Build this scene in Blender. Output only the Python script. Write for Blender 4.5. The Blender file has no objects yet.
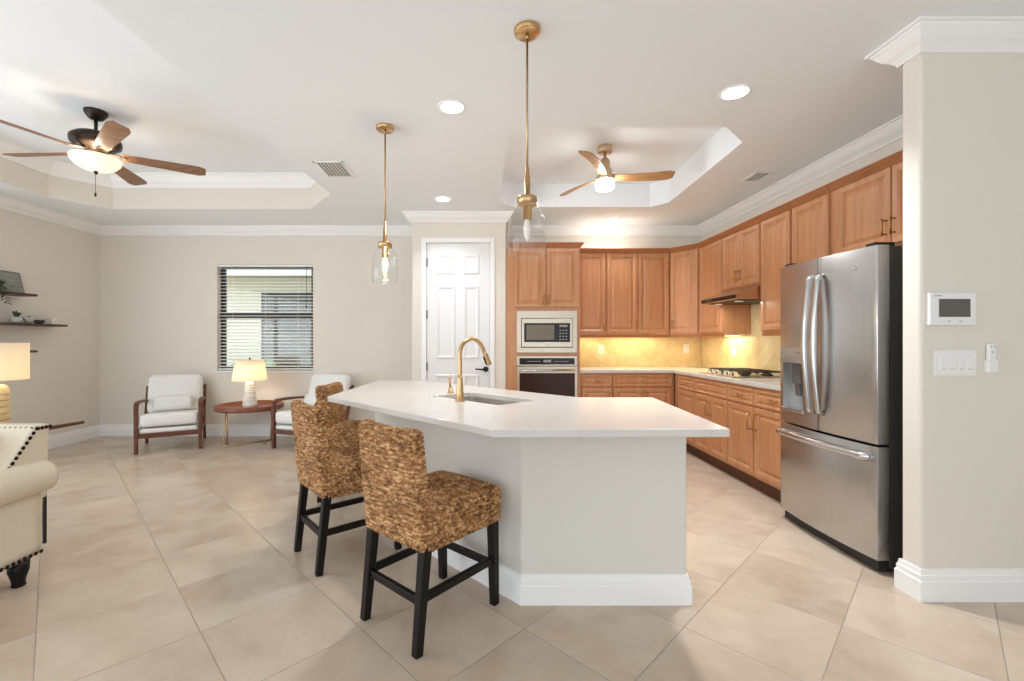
import bpy, bmesh, math, random
from mathutils import Vector, Matrix
random.seed(7)
SC = bpy.context.scene
COL = SC.collection
PI = math.pi

# ------------------------------------------------------------------ camera, world, light, exposure
H = 1.25                                   # eye height
cam_d = bpy.data.cameras.new('camera'); cam = bpy.data.objects.new('camera', cam_d); COL.objects.link(cam)
cam.location = (0, 0, H); cam.rotation_euler = (PI/2, 0, 0)
cam_d.sensor_width = 36; cam_d.lens = 447/1024*36
cam_d.shift_x = 28/1024; cam_d.shift_y = 0.5/1024
cam_d.clip_start = 0.02
SC.camera = cam
SC.view_settings.view_transform = 'Standard'; SC.view_settings.look = 'None'
SC.view_settings.gamma = 1; SC.view_settings.use_curve_mapping = False
SC.view_settings.exposure = 0.33
w = bpy.data.worlds.new('world'); SC.world = w; w.use_nodes = True
w.node_tree.nodes['Background'].inputs[0].default_value = (0.86, 0.93, 1.0, 1)
w.node_tree.nodes['Background'].inputs[1].default_value = 1.9
SC.cycles.max_bounces = 10; SC.cycles.diffuse_bounces = 6; SC.cycles.transparent_max_bounces = 16
SC.cycles.sample_clamp_indirect = 6

def area(name, loc, size, power, color=(1, 1, 1), rot=(0, 0, 0), sy=None, spread=None):
    d = bpy.data.lights.new(name, 'AREA'); d.energy = power; d.color = color
    d.shape = 'RECTANGLE' if sy else 'DISK'; d.size = size
    if sy: d.size_y = sy
    if spread: d.spread = spread
    o = bpy.data.objects.new(name, d); o.location = loc; o.rotation_euler = rot; COL.objects.link(o); return o
def point(name, loc, power, color, r=0.03):
    d = bpy.data.lights.new(name, 'POINT'); d.energy = power; d.color = color; d.shadow_soft_size = r
    o = bpy.data.objects.new(name, d); o.location = loc; COL.objects.link(o); return o
# daylight through the glass doors of the rear wall and through the glass doors further along the left wall
area('rear_glass_door_daylight', (-0.6, -2.75, 1.3), 7.6, 215, (0.84, 0.91, 1.0), (-PI/2, 0, 0), 2.3)
area('left_glass_door_daylight', (-5.2, 1.0, 1.25), 2.2, 62, (0.84, 0.91, 1.0), (0, -PI/2, 0), 5.0)

# ------------------------------------------------------------------ materials
def lin(c):
    return tuple(((v/255)/12.92 if v/255 <= .04045 else ((v/255+.055)/1.055)**2.4) for v in c)
MATS = {}
def mat(name, rgb, rough=.5, metal=0, spec=.5, var=0, scale=5, stretch=(1, 1, 1), bump=0, bscale=40, emit=0, rgb2=None, coat=0):
    m = bpy.data.materials.new(name); m.use_nodes = True; nt = m.node_tree; N = nt.nodes; L = nt.links
    b = N['Principled BSDF']; c = lin(rgb)
    b.inputs['Base Color'].default_value = (*c, 1); b.inputs['Roughness'].default_value = rough
    b.inputs['Metallic'].default_value = metal; b.inputs['Specular IOR Level'].default_value = spec
    b.inputs['Coat Weight'].default_value = coat
    if var or bump:
        tc = N.new('ShaderNodeTexCoord'); mp = N.new('ShaderNodeMapping'); mp.inputs['Scale'].default_value = stretch
        L.new(tc.outputs['Object'], mp.inputs['Vector'])
    if var:
        nz = N.new('ShaderNodeTexNoise'); nz.inputs['Scale'].default_value = scale; nz.inputs['Detail'].default_value = 5
        L.new(mp.outputs[0], nz.inputs['Vector'])
        cr = N.new('ShaderNodeValToRGB'); L.new(nz.outputs['Fac'], cr.inputs[0])
        c2 = lin(rgb2) if rgb2 else tuple(v*(1-var) for v in c)
        c1 = c if rgb2 else tuple(min(1, v*(1+var)) for v in c)
        cr.color_ramp.elements[0].position = .3; cr.color_ramp.elements[1].position = .7
        cr.color_ramp.elements[0].color = (*c2, 1); cr.color_ramp.elements[1].color = (*c1, 1)
        L.new(cr.outputs[0], b.inputs['Base Color'])
    if bump:
        n2 = N.new('ShaderNodeTexNoise'); n2.inputs['Scale'].default_value = bscale; n2.inputs['Detail'].default_value = 3
        L.new(mp.outputs[0], n2.inputs['Vector'])
        bp = N.new('ShaderNodeBump'); bp.inputs['Strength'].default_value = bump; bp.inputs['Distance'].default_value = .01
        L.new(n2.outputs['Fac'], bp.inputs['Height']); L.new(bp.outputs[0], b.inputs['Normal'])
    if emit:
        b.inputs['Emission Color'].default_value = (*c, 1); b.inputs['Emission Strength'].default_value = emit
    MATS[name] = m; return m

M_wall = mat('wall_paint', (227, 221, 211), .75, spec=.25, bump=.04, bscale=90)
M_isl = mat('island_paint', (222, 219, 211), .7, spec=.25, bump=.04, bscale=90)
M_ceil = mat('ceiling_paint', (236, 240, 243), .85, spec=.15, bump=.05, bscale=70)
M_trim = mat('trim_paint', (244, 244, 243), .4, spec=.4)
M_door = mat('door_paint', (234, 234, 234), .4, spec=.4)
M_wood = mat('cabinet_maple', (202, 148, 106), .36, spec=.45, var=.2, scale=4, stretch=(7, 7, .6), rgb2=(186, 128, 86), coat=.15)
M_wood2 = mat('cabinet_maple_edge', (168, 108, 66), .42, var=.15, scale=4, stretch=(1, 7, 7))
M_bounce = mat('pale_bounce_top', (222, 214, 200), .8)  # for unseen cabinet tops, added so bounced light stays neutral
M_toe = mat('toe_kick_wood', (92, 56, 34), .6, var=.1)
M_quartz = mat('white_quartz', (208, 204, 198), .22, spec=.5, var=.03, scale=12)
M_steel = mat('stainless_steel', (194, 182, 164), .3, metal=1, var=.06, scale=3, stretch=(2, 2, 60), bump=0)
M_basin = mat('satin_steel_basin', (206, 200, 192), .42, metal=1)
M_disp = mat('silver_plastic', (176, 176, 176), .35, metal=.4)
M_steelv = mat('brushed_steel_vertical', (192, 192, 192), .27, metal=1, var=.05, scale=4, stretch=(60, 60, .5))
M_handle = mat('polished_steel', (205, 205, 205), .2, metal=1)
M_dsteel = mat('dark_side_panel', (58, 57, 55), .5, metal=.2, bump=.05, bscale=300)
M_black = mat('black_glass', (26, 22, 20), .15, spec=.25)
M_ovglass = mat('oven_door_glass', (56, 34, 27), .2, spec=.2, var=.15, scale=2)
M_mwglass = mat('microwave_window', (118, 108, 94), .2, spec=.3, var=.1, scale=3)
M_blackm = mat('black_metal', (24, 23, 22), .45, metal=.3, spec=.5)
M_iron = mat('cast_iron', (38, 36, 34), .55, spec=.4, bump=.1, bscale=200)
M_rubber = mat('black_plastic', (30, 30, 30), .5)
M_brass = mat('brushed_brass', (200, 166, 120), .3, metal=1, var=.05, scale=20)
M_gold = mat('satin_gold', (190, 145, 86), .35, metal=1)
M_champ = mat('champagne_metal', (206, 180, 148), .35, metal=1)
M_bronze = mat('oil_rubbed_bronze', (52, 42, 36), .4, metal=.7, var=.2, scale=12)
M_walnut = mat('walnut_wood', (112, 66, 42), .42, var=.2, scale=5, stretch=(2, 2, 8), rgb2=(84, 46, 28))
M_tray = mat('tray_table_wood', (140, 82, 54), .35, var=.2, scale=5, stretch=(8, 1, 2), rgb2=(112, 62, 40))
M_fanw = mat('fan_blade_walnut', (150, 112, 84), .4, var=.2, scale=4, stretch=(1.5, 10, 4), rgb2=(122, 84, 58))
M_fano = mat('fan_blade_oak', (186, 140, 92), .4, var=.2, scale=4, stretch=(1.5, 10, 4), rgb2=(162, 114, 70))
M_shelf = mat('dark_shelf_wood', (74, 50, 38), .5, var=.2, scale=5, stretch=(4, 1, 4))
M_stoolleg = mat('black_stained_wood', (16, 12, 11), .42, spec=.3, var=.1, scale=6)
M_linen = mat('white_linen', (236, 235, 232), .9, spec=.15, bump=.15, bscale=400)
M_cream = mat('cream_upholstery', (224, 213, 192), .8, spec=.25, bump=.1, bscale=300)
M_nail = mat('dark_bronze_nail', (40, 32, 26), .35, metal=.8)
M_white = mat('white_plastic', (238, 238, 236), .4)
M_screen = mat('grey_screen', (92, 90, 86), .2)
M_grey = mat('grey_mark', (150, 150, 148), .5)
M_ventgrey = mat('vent_duct_grey', (168, 168, 166), .7)
M_slot = mat('dark_slot', (36, 34, 32), .7)
M_blind = mat('white_faux_wood_blind', (240, 238, 232), .5)
M_frame = mat('dark_bronze_frame', (28, 26, 25), .45)
M_pot = mat('grey_ceramic', (196, 192, 184), .6, var=.06, scale=30)
M_darkpot = mat('charcoal_ceramic', (74, 72, 66), .6)
M_wax = mat('ivory_wax', (240, 232, 218), .55)
M_leaf = mat('green_leaf', (58, 74, 54), .55, var=.25, scale=30)
M_soil = mat('potting_soil', (46, 36, 28), .95)
M_ceramic = mat('white_textured_ceramic', (232, 228, 220), .55, spec=.4, bump=.3, bscale=60)
M_lampgold = mat('capiz_shell_panel', (238, 214, 164), .4, var=.08, scale=20)
M_grass = mat('lawn_grass', (112, 124, 84), .95, var=.4, scale=14)
M_hedge = mat('hedge_leaf', (140, 160, 96), .8, var=.45, scale=22, bump=.5, bscale=30)
M_stucco = mat('cream_stucco', (232, 222, 200), .9, bump=.15, bscale=60)
M_soffit = mat('soffit_vinyl', (214, 200, 172), .8)
M_nglass = mat('neighbour_glass', (104, 104, 102), .6, spec=.2)
M_printd = mat('photo_print', (112, 114, 106), .3, var=.5, scale=7, stretch=(1, 1, 5), rgb2=(150, 152, 144))

def emis(name, rgb, s):
    m = bpy.data.materials.new(name); m.use_nodes = True; nt = m.node_tree
    b = nt.nodes['Principled BSDF']; b.inputs['Base Color'].default_value = (*lin(rgb), 1)
    b.inputs['Emission Color'].default_value = (*lin(rgb), 1); b.inputs['Emission Strength'].default_value = s
    b.inputs['Roughness'].default_value = .4
    return m
E_down = emis('downlight_lens', (255, 250, 242), 9)
E_bowl = emis('alabaster_bowl_lit', (255, 232, 196), .72)
E_fan = emis('fan_light_lens', (252, 250, 248), 44)
E_bulb = emis('bulb_filament', (255, 214, 150), 14)
E_strip = emis('under_cabinet_led', (255, 226, 160), 5)

def glassmat(name, tint=(1, 1, 1), refl=1.0, rough=.02):
    # thin clear glass: mostly lets light straight through, reflects by Fresnel
    m = bpy.data.materials.new(name); m.use_nodes = True; nt = m.node_tree; N = nt.nodes; L = nt.links
    N.remove(N['Principled BSDF']); out = N['Material Output']
    tr = N.new('ShaderNodeBsdfTransparent'); tr.inputs[0].default_value = (*tint, 1)
    gl = N.new('ShaderNodeBsdfGlossy'); gl.inputs['Roughness'].default_value = rough
    lw = N.new('ShaderNodeLayerWeight'); lw.inputs[0].default_value = .5
    pw = N.new('ShaderNodeMath'); pw.operation = 'POWER'; pw.inputs[1].default_value = 4; L.new(lw.outputs['Facing'], pw.inputs[0])
    mr = N.new('ShaderNodeMapRange'); mr.inputs[3].default_value = .05; mr.inputs[4].default_value = .85*refl; L.new(pw.outputs[0], mr.inputs[0])
    mx = N.new('ShaderNodeMixShader'); L.new(mr.outputs[0], mx.inputs[0]); L.new(tr.outputs[0], mx.inputs[1]); L.new(gl.outputs[0], mx.inputs[2])
    L.new(mx.outputs[0], out.inputs[0]); return m
M_glass = glassmat('clear_glass', (.99, .995, .995))
M_pane = glassmat('window_glass', (.95, .97, .96))

def shade_mat(name, rgb):
    m = bpy.data.materials.new(name); m.use_nodes = True; nt = m.node_tree; N = nt.nodes; L = nt.links
    N.remove(N['Principled BSDF']); out = N['Material Output']
    d = N.new('ShaderNodeBsdfDiffuse'); d.inputs[0].default_value = (*lin(rgb), 1)
    t = N.new('ShaderNodeBsdfTranslucent'); t.inputs[0].default_value = (*lin(rgb), 1)
    mx = N.new('ShaderNodeMixShader'); mx.inputs[0].default_value = .45
    L.new(d.outputs[0], mx.inputs[1]); L.new(t.outputs[0], mx.inputs[2]); L.new(mx.outputs[0], out.inputs[0]); return m
M_frost = mat('unlit_bulb_glass', (235, 230, 222), .15, spec=.5)
M_shade = shade_mat('linen_lampshade', (250, 240, 222))

# floor tile: square porcelain tiles laid on the diagonal
def floor_mat():
    m = bpy.data.materials.new('porcelain_tile'); m.use_nodes = True; nt = m.node_tree; N = nt.nodes; L = nt.links
    b = N['Principled BSDF']
    tc = N.new('ShaderNodeTexCoord'); sp = N.new('ShaderNodeSeparateXYZ'); L.new(tc.outputs['Object'], sp.inputs[0])
    def mth(op, a, bb=None):
        n = N.new('ShaderNodeMath'); n.operation = op
        for i, v in enumerate((a, bb)):
            if v is None: continue
            if isinstance(v, (int, float)): n.inputs[i].default_value = v
            else: L.new(v, n.inputs[i])
        return n.outputs[0]
    def axis(ax, ay, off, pitch):
        s = mth('ADD', mth('MULTIPLY', sp.outputs[0], ax), mth('MULTIPLY', sp.outputs[1], ay))
        return mth('DIVIDE', mth('SUBTRACT', s, off), pitch)
    u = axis(.695, -.719, -2.2285, .4775); v = axis(.7187, .6953, .968, .508)
    def edge(t): return mth('ABSOLUTE', mth('SUBTRACT', mth('FRACT', t), .5))
    e = mth('MAXIMUM', edge(u), edge(v))
    g = N.new('ShaderNodeMapRange'); g.inputs[1].default_value = .4935; g.inputs[2].default_value = .4965; L.new(e, g.inputs[0])
    cb = N.new('ShaderNodeCombineXYZ'); L.new(mth('FLOOR', u), cb.inputs[0]); L.new(mth('FLOOR', v), cb.inputs[1])
    wn = N.new('ShaderNodeTexWhiteNoise'); wn.noise_dimensions = '3D'; L.new(cb.outputs[0], wn.inputs['Vector'])
    # cloudy veining, shifted from tile to tile
    add = N.new('ShaderNodeVectorMath'); add.operation = 'MULTIPLY_ADD'; L.new(wn.outputs['Color'], add.inputs[0]); add.inputs[1].default_value = (9, 9, 9); L.new(tc.outputs['Object'], add.inputs[2])
    n1 = N.new('ShaderNodeTexNoise'); n1.inputs['Scale'].default_value = 2.6; n1.inputs['Detail'].default_value = 7; n1.inputs['Roughness'].default_value = .62; n1.inputs['Distortion'].default_value = .25
    L.new(add.outputs[0], n1.inputs['Vector'])
    cr = N.new('ShaderNodeValToRGB'); L.new(n1.outputs['Fac'], cr.inputs[0])
    el = cr.color_ramp.elements; el[0].position = .3; el[0].color = (*lin((184, 164, 143)), 1); el[1].position = .72; el[1].color = (*lin((210, 195, 177)), 1)
    x = el.new(.5); x.color = (*lin((199, 182, 163)), 1)
    br = N.new('ShaderNodeHueSaturation'); L.new(cr.outputs[0], br.inputs['Color'])
    vr = N.new('ShaderNodeMapRange'); vr.inputs[3].default_value = .95; vr.inputs[4].default_value = 1.05; L.new(wn.outputs['Value'], vr.inputs[0]); L.new(vr.outputs[0], br.inputs['Value'])
    mx = N.new('ShaderNodeMix'); mx.data_type = 'RGBA'; L.new(g.outputs[0], mx.inputs[0]); L.new(br.outputs[0], mx.inputs[6]); mx.inputs[7].default_value = (*lin((164, 150, 134)), 1)
    L.new(mx.outputs[2], b.inputs['Base Color'])
    rr = N.new('ShaderNodeMapRange'); rr.inputs[3].default_value = .26; rr.inputs[4].default_value = .6; L.new(g.outputs[0], rr.inputs[0]); L.new(rr.outputs[0], b.inputs['Roughness'])
    b.inputs['Specular IOR Level'].default_value = .4
    bp = N.new('ShaderNodeBump'); bp.invert = True; bp.inputs['Strength'].default_value = .3; bp.inputs['Distance'].default_value = .003; L.new(g.outputs[0], bp.inputs['Height']); L.new(bp.outputs[0], b.inputs['Normal'])
    return m
M_floor = floor_mat()

def splash_mat():
    m = bpy.data.materials.new('travertine_backsplash'); m.use_nodes = True; nt = m.node_tree; N = nt.nodes; L = nt.links
    b = N['Principled BSDF']; b.inputs['Roughness'].default_value = .35
    tc = N.new('ShaderNodeTexCoord'); sp = N.new('ShaderNodeSeparateXYZ'); L.new(tc.outputs['Object'], sp.inputs[0])
    ad = N.new('ShaderNodeMath'); ad.operation = 'ADD'; L.new(sp.outputs[0], ad.inputs[0]); L.new(sp.outputs[1], ad.inputs[1])
    cb = N.new('ShaderNodeCombineXYZ'); L.new(ad.outputs[0], cb.inputs[0]); L.new(sp.outputs[2], cb.inputs[1])
    mp = N.new('ShaderNodeMapping'); mp.inputs['Rotation'].default_value = (0, 0, PI/4); L.new(cb.outputs[0], mp.inputs[0])
    bk = N.new('ShaderNodeTexBrick'); bk.offset = 0; bk.inputs['Scale'].default_value = 1; bk.inputs['Brick Width'].default_value = .152; bk.inputs['Row Height'].default_value = .152
    bk.inputs['Mortar Size'].default_value = .002; bk.inputs['Color1'].default_value = (*lin((222, 204, 162)), 1); bk.inputs['Color2'].default_value = (*lin((206, 186, 142)), 1); bk.inputs['Mortar'].default_value = (*lin((196, 178, 140)), 1)
    L.new(mp.outputs[0], bk.inputs['Vector'])
    nz = N.new('ShaderNodeTexNoise'); nz.inputs['Scale'].default_value = 9; nz.inputs['Detail'].default_value = 6; L.new(tc.outputs['Object'], nz.inputs['Vector'])
    mx = N.new('ShaderNodeMix'); mx.data_type = 'RGBA'; mx.blend_type = 'SOFT_LIGHT'; mx.inputs[0].default_value = .6
    L.new(bk.outputs[0], mx.inputs[6]); L.new(nz.outputs['Fac'], mx.inputs[7]); L.new(mx.outputs[2], b.inputs['Base Color'])
    return m
M_splash = splash_mat()

def wicker_mat():
    m = bpy.data.materials.new('woven_seagrass'); m.use_nodes = True; nt = m.node_tree; N = nt.nodes; L = nt.links
    b = N['Principled BSDF']; b.inputs['Roughness'].default_value = .55; b.inputs['Specular IOR Level'].default_value = .35
    tc = N.new('ShaderNodeTexCoord')
    n1 = N.new('ShaderNodeTexNoise'); n1.inputs['Scale'].default_value = 1; n1.inputs['Detail'].default_value = 3; mpw = N.new('ShaderNodeMapping'); mpw.inputs['Scale'].default_value = (30, 48, 88); L.new(tc.outputs['Object'], mpw.inputs[0]); L.new(mpw.outputs[0], n1.inputs['Vector'])
    n2 = N.new('ShaderNodeTexNoise'); n2.inputs['Scale'].default_value = 9; n2.inputs['Detail'].default_value = 3; L.new(tc.outputs['Object'], n2.inputs['Vector'])
    ad = N.new('ShaderNodeMath'); ad.operation = 'MULTIPLY_ADD'; L.new(n2.outputs['Fac'], ad.inputs[0]); ad.inputs[1].default_value = .32; L.new(n1.outputs['Fac'], ad.inputs[2])
    cr = N.new('ShaderNodeValToRGB'); L.new(ad.outputs[0], cr.inputs[0]); el = cr.color_ramp.elements
    el[0].position = .45; el[0].color = (*lin((86, 56, 32)), 1); el[1].position = .86; el[1].color = (*lin((220, 180, 128)), 1)
    x = el.new(.65); x.color = (*lin((160, 112, 66)), 1)
    L.new(cr.outputs[0], b.inputs['Base Color'])
    bp = N.new('ShaderNodeBump'); bp.inputs['Strength'].default_value = .35; bp.inputs['Distance'].default_value = .004; L.new(n1.outputs['Fac'], bp.inputs['Height']); L.new(bp.outputs[0], b.inputs['Normal'])
    return m
M_wicker = wicker_mat()

# ------------------------------------------------------------------ mesh helpers
class MB:
    def __init__(s): s.v = []; s.f = []; s.sm = []
    def add(s, vs, fs, smooth=False):
        o = len(s.v); s.v += [tuple(p) for p in vs]; s.f += [tuple(i+o for i in f) for f in fs]; s.sm += [smooth]*len(fs); return s
    def box(s, x0, x1, y0, y1, z0, z1):
        vs = [(x0, y0, z0), (x1, y0, z0), (x1, y1, z0), (x0, y1, z0), (x0, y0, z1), (x1, y0, z1), (x1, y1, z1), (x0, y1, z1)]
        return s.add(vs, [(0, 3, 2, 1), (4, 5, 6, 7), (0, 1, 5, 4), (1, 2, 6, 5), (2, 3, 7, 6), (3, 0, 4, 7)])
    def bar(s, a, b, wx, wy, wx2=None, wy2=None, up=(0, 1, 0)):
        # square bar from a to b; wx,wy full section sizes
        a = Vector(a); b = Vector(b); d = (b-a).normalized(); u = Vector(up)
        if abs(d.dot(u)) > .95: u = Vector((1, 0, 0))
        p = d.cross(u).normalized(); q = p.cross(d).normalized()
        wx2 = wx if wx2 is None else wx2; wy2 = wy if wy2 is None else wy2
        vs = []
        for c, sx, sy in ((a, wx/2, wy/2), (b, wx2/2, wy2/2)):
            for i, j in ((-1, -1), (1, -1), (1, 1), (-1, 1)): vs.append(c+p*sx*i+q*sy*j)
        return s.add(vs, [(0, 3, 2, 1), (4, 5, 6, 7), (0, 1, 5, 4), (1, 2, 6, 5), (2, 3, 7, 6), (3, 0, 4, 7)])
    def tube(s, pts, r, n=10, caps=True):
        pts = [Vector(p) for p in pts]; rs = r if isinstance(r, (list, tuple)) else [r]*len(pts)
        vs = []; pn = None
        for i, p in enumerate(pts):
            d = (pts[min(i+1, len(pts)-1)]-pts[max(i-1, 0)]).normalized()
            if pn is None:
                u = Vector((0, 0, 1)) if abs(d.z) < .9 else Vector((1, 0, 0)); pn = d.cross(u).normalized()
            pn = (pn-d*pn.dot(d)).normalized(); q = d.cross(pn)
            for k in range(n):
                t = 2*PI*k/n; vs.append(p+(pn*math.cos(t)+q*math.sin(t))*rs[i])
        fs = [(i*n+k, i*n+(k+1) % n, (i+1)*n+(k+1) % n, (i+1)*n+k) for i in range(len(pts)-1) for k in range(n)]
        s.add(vs, fs, True)
        if caps:
            o = len(s.v)-len(vs); s.f += [tuple(o+k for k in range(n))[::-1], tuple(o+(len(pts)-1)*n+k for k in range(n))]; s.sm += [False, False]
        return s
    def lathe(s, prof, c=(0, 0, 0), n=32, smooth=True):
        vs = []
        for r, z in prof:
            for k in range(n):
                t = 2*PI*k/n; vs.append((c[0]+r*math.cos(t), c[1]+r*math.sin(t), c[2]+z))
        fs = [(i*n+k, i*n+(k+1) % n, (i+1)*n+(k+1) % n, (i+1)*n+k) for i in range(len(prof)-1) for k in range(n)]
        return s.add(vs, fs, smooth)
    def prism(s, poly, z0, z1, top=True, bot=True):
        n = len(poly); vs = [(x, y, z0) for x, y in poly]+[(x, y, z1) for x, y in poly]
        fs = [(i, (i+1) % n, n+(i+1) % n, n+i) for i in range(n)]
        if bot: fs.append(tuple(range(n))[::-1])
        if top: fs.append(tuple(range(n, 2*n)))
        return s.add(vs, fs)
    def sweep(s, path, prof, closed=False, smooth=False):
        # profile (offset to the left of the path, z) carried along a 2-D path with mitred corners
        P = [Vector(p) for p in path]; n = len(P); m = len(prof); vs = []
        for i in range(n):
            d0 = (P[i]-P[i-1]).normalized() if (closed or i > 0) else None
            d1 = (P[(i+1) % n]-P[i]).normalized() if (closed or i < n-1) else None
            d0 = d0 or d1; d1 = d1 or d0
            n0 = Vector((-d0.y, d0.x)); n1 = Vector((-d1.y, d1.x))
            mt = (n0+n1); mt = mt/max(.05, mt.dot(n0))
            for o, z in prof: q = P[i]+mt*o; vs.append((q.x, q.y, z))
        fs = [(i*m+k, ((i+1) % n)*m+k, ((i+1) % n)*m+k+1, i*m+k+1) for i in range(n if closed else n-1) for k in range(m-1)]
        if not closed: fs += [tuple(range(m)), tuple((n-1)*m+k for k in range(m))[::-1]]
        return s.add(vs, fs, smooth)
    def build(s, name, m, parent=None, bevel=0, seg=2, smooth=None, loc=None, sub=0, auto=False):
        me = bpy.data.meshes.new(name); me.from_pydata(s.v, [], s.f)
        me.polygons.foreach_set('use_smooth', s.sm if smooth is None else [smooth]*len(s.f))
        bm = bmesh.new(); bm.from_mesh(me); bmesh.ops.recalc_face_normals(bm, faces=bm.faces); bm.to_mesh(me); bm.free()
        me.materials.append(m); o = bpy.data.objects.new(name, me); COL.objects.link(o)
        if parent: o.parent = parent
        if loc: o.location = loc
        if bevel:
            md = o.modifiers.new('bevel', 'BEVEL'); md.width = bevel; md.segments = seg; md.limit_method = 'ANGLE'; md.angle_limit = .7
        if sub:
            md = o.modifiers.new('sub', 'SUBSURF'); md.levels = sub; md.render_levels = sub
        return o

def tag(o, label, cat, group=None, kind=None):
    o['label'] = label; o['category'] = cat
    if group: o['group'] = group
    if kind: o['kind'] = kind
    return o
def thing(name, label, cat, loc=(0, 0, 0), rz=0, group=None):
    o = bpy.data.objects.new(name, None); o.empty_display_size = .05; COL.objects.link(o)
    o.location = loc; o.rotation_euler = (0, 0, rz); return tag(o, label, cat, group)
def struct(o): o['kind'] = 'structure'; return o
def dup(root, label, loc, rz=0):
    r = root.copy(); COL.objects.link(r); r.location = loc; r.rotation_euler = (0, 0, rz); r['label'] = label
    for ch in list(root.children):
        c = ch.copy(); COL.objects.link(c); c.parent = r
        for g in list(ch.children):
            d = g.copy(); COL.objects.link(d); d.parent = c
    return r

def rbox(hx, hy, hz, r, step):
    # rounded box as a welded grid; returns verts, normals, faces
    key = {}; V = []; Nn = []; F = []
    def lins(h):
        n = max(2, int(round(2*h/step))); return [-h+2*h*i/n for i in range(n+1)]
    def vid(p):
        k = (round(p[0], 5), round(p[1], 5), round(p[2], 5))
        if k not in key:
            key[k] = len(V); c = Vector((max(-hx+r, min(hx-r, p[0])), max(-hy+r, min(hy-r, p[1])), max(-hz+r, min(hz-r, p[2]))))
            d = Vector(p)-c
            n = d.normalized() if d.length > 1e-9 else Vector((0, 0, 1)); V.append(c+n*r); Nn.append(n)
        return key[k]
    X, Y, Z = lins(hx), lins(hy), lins(hz)
    def face(A, B, fn):
        for i in range(len(A)-1):
            for j in range(len(B)-1):
                F.append((vid(fn(A[i], B[j])), vid(fn(A[i+1], B[j])), vid(fn(A[i+1], B[j+1])), vid(fn(A[i], B[j+1]))))
    for sg in (-1, 1):
        face(X, Y, lambda a, b: (a, b, sg*hz)); face(X, Z, lambda a, b: (a, sg*hy, b)); face(Y, Z, lambda a, b: (sg*hx, a, b))
    return V, Nn, F
def cushion(mb, c, hx, hy, hz, r, puff=(0, 0, 0), step=.02, warp=None):
    V, Nn, F = rbox(hx, hy, hz, r, step); out = []
    for p in V:
        x, y, z = p; ax, ay, az = x/hx, y/hy, z/hz
        q = Vector((x*(1+puff[0]*(1-ay*ay)*(1-az*az)), y*(1+puff[1]*(1-ax*ax)*(1-az*az)), z*(1+puff[2]*(1-ax*ax)*(1-ay*ay))))
        if warp: q = warp(q)
        out.append(Vector(c)+q)
    mb.add(out, F, True); return mb

def poly_with_holes(outer, holes, z):
    bm = bmesh.new(); edges = []
    for loop in [outer]+holes:
        vs = [bm.verts.new((x, y, z)) for x, y in loop]
        edges += [bm.edges.new((vs[i], vs[(i+1) % len(vs)])) for i in range(len(vs))]
    bmesh.ops.triangle_fill(bm, use_beauty=True, edges=edges)
    bm.verts.ensure_lookup_table()
    V = [tuple(v.co) for v in bm.verts]; idx = {v: i for i, v in enumerate(bm.verts)}; F = [tuple(idx[v] for v in f.verts) for f in bm.faces]
    bm.free(); return V, F

# ------------------------------------------------------------------ the room
XL, XR, YB, CZ = -5.05, 2.86, 5.88, 2.745           # left wall, kitchen right wall, back wall, ceiling
YP = 5.236; PX0, PX1 = -.846, .258                   # pantry bump-out
WX, WY0, WY1 = 2.108, 2.157, 2.26                     # wing wall beside the refrigerator
RY = -2.6; RX = 4.6                                  # rear wall, right wall of the entry side
struct(MB().box(XL-.12, RX+.12, RY-.12, YB+.12, -.06, 0).build('floor', M_floor))
# walls
struct(MB().box(XL-.12, -3.512, YB, YB+.14, 0, CZ).box(-2.249, PX0, YB, YB+.14, 0, CZ).box(-3.512, -2.249, YB, YB+.14, 0, .859).box(-3.512, -2.249, YB, YB+.14, 2.259, CZ)
       .box(PX1, XR+.12, YB, YB+.14, 0, CZ).build('wall_back', M_wall))
DX0, DX1, DZ = -.675, .068, 2.40
pp = [(PX0, 0), (DX0, 0), (DX0, DZ), (DX1, DZ), (DX1, 0), (PX1, 0), (PX1, CZ), (PX0, CZ)]
struct(MB().add([(x, YP, z) for x, z in pp]+[(x, YP+.1, z) for x, z in pp], [tuple(range(8)), tuple(range(8, 16))[::-1]]+[(i, (i+1) % 8, 8+(i+1) % 8, 8+i) for i in range(8)])
       .box(PX0, PX0+.1, YP+.1, YB, 0, CZ).box(PX1-.1, PX1, YP+.1, YB, 0, CZ).build('wall_pantry', M_wall, bevel=.012))
struct(MB().box(XL-.12, XL, 3.6, YB, 0, CZ).box(XL-.12, XL, RY-.12, -1.6, 0, CZ).box(XL-.12, XL, -1.6, 3.6, 2.4, CZ).build('wall_left', M_wall))
struct(MB().box(XR, XR+.12, WY1, YB, 0, CZ).build('wall_right', M_wall))
struct(MB().box(WX, RX+.12, WY0, WY1, 0, CZ).build('wall_wing', M_wall, bevel=.016, seg=3))
struct(MB().box(RX, RX+.12, RY-.12, WY0, 0, CZ).build('wall_entry', M_wall))
struct(MB().box(XL-.12, -4.5, RY-.12, RY, 0, CZ).box(3.3, RX, RY-.12, RY, 0, CZ).box(-4.5, 3.3, RY-.12, RY, 2.45, CZ).build('wall_rear', M_wall))
# rear glass doors and left glass doors (behind and beside the camera)
def slider(name, pts):
    f = MB()
    for (a, b) in zip(pts[:-1], pts[1:]):
        for p in (a, b): f.bar((*p, 0), (*p, 2.4), .06, .06)
        f.bar((*a, 2.38), (*b, 2.38), .06, .06, up=(0, 0, 1)); f.bar((*a, .03), (*b, .03), .06, .06, up=(0, 0, 1))
    return struct(f.build(name, M_frame))
slider('door_2', [(-4.45, RY-.06), (-1.85, RY-.06), (.7, RY-.06), (3.27, RY-.06)])
slider('door_3', [(XL-.06, -1.56), (XL-.06, 1.0), (XL-.06, 3.56)])

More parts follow.
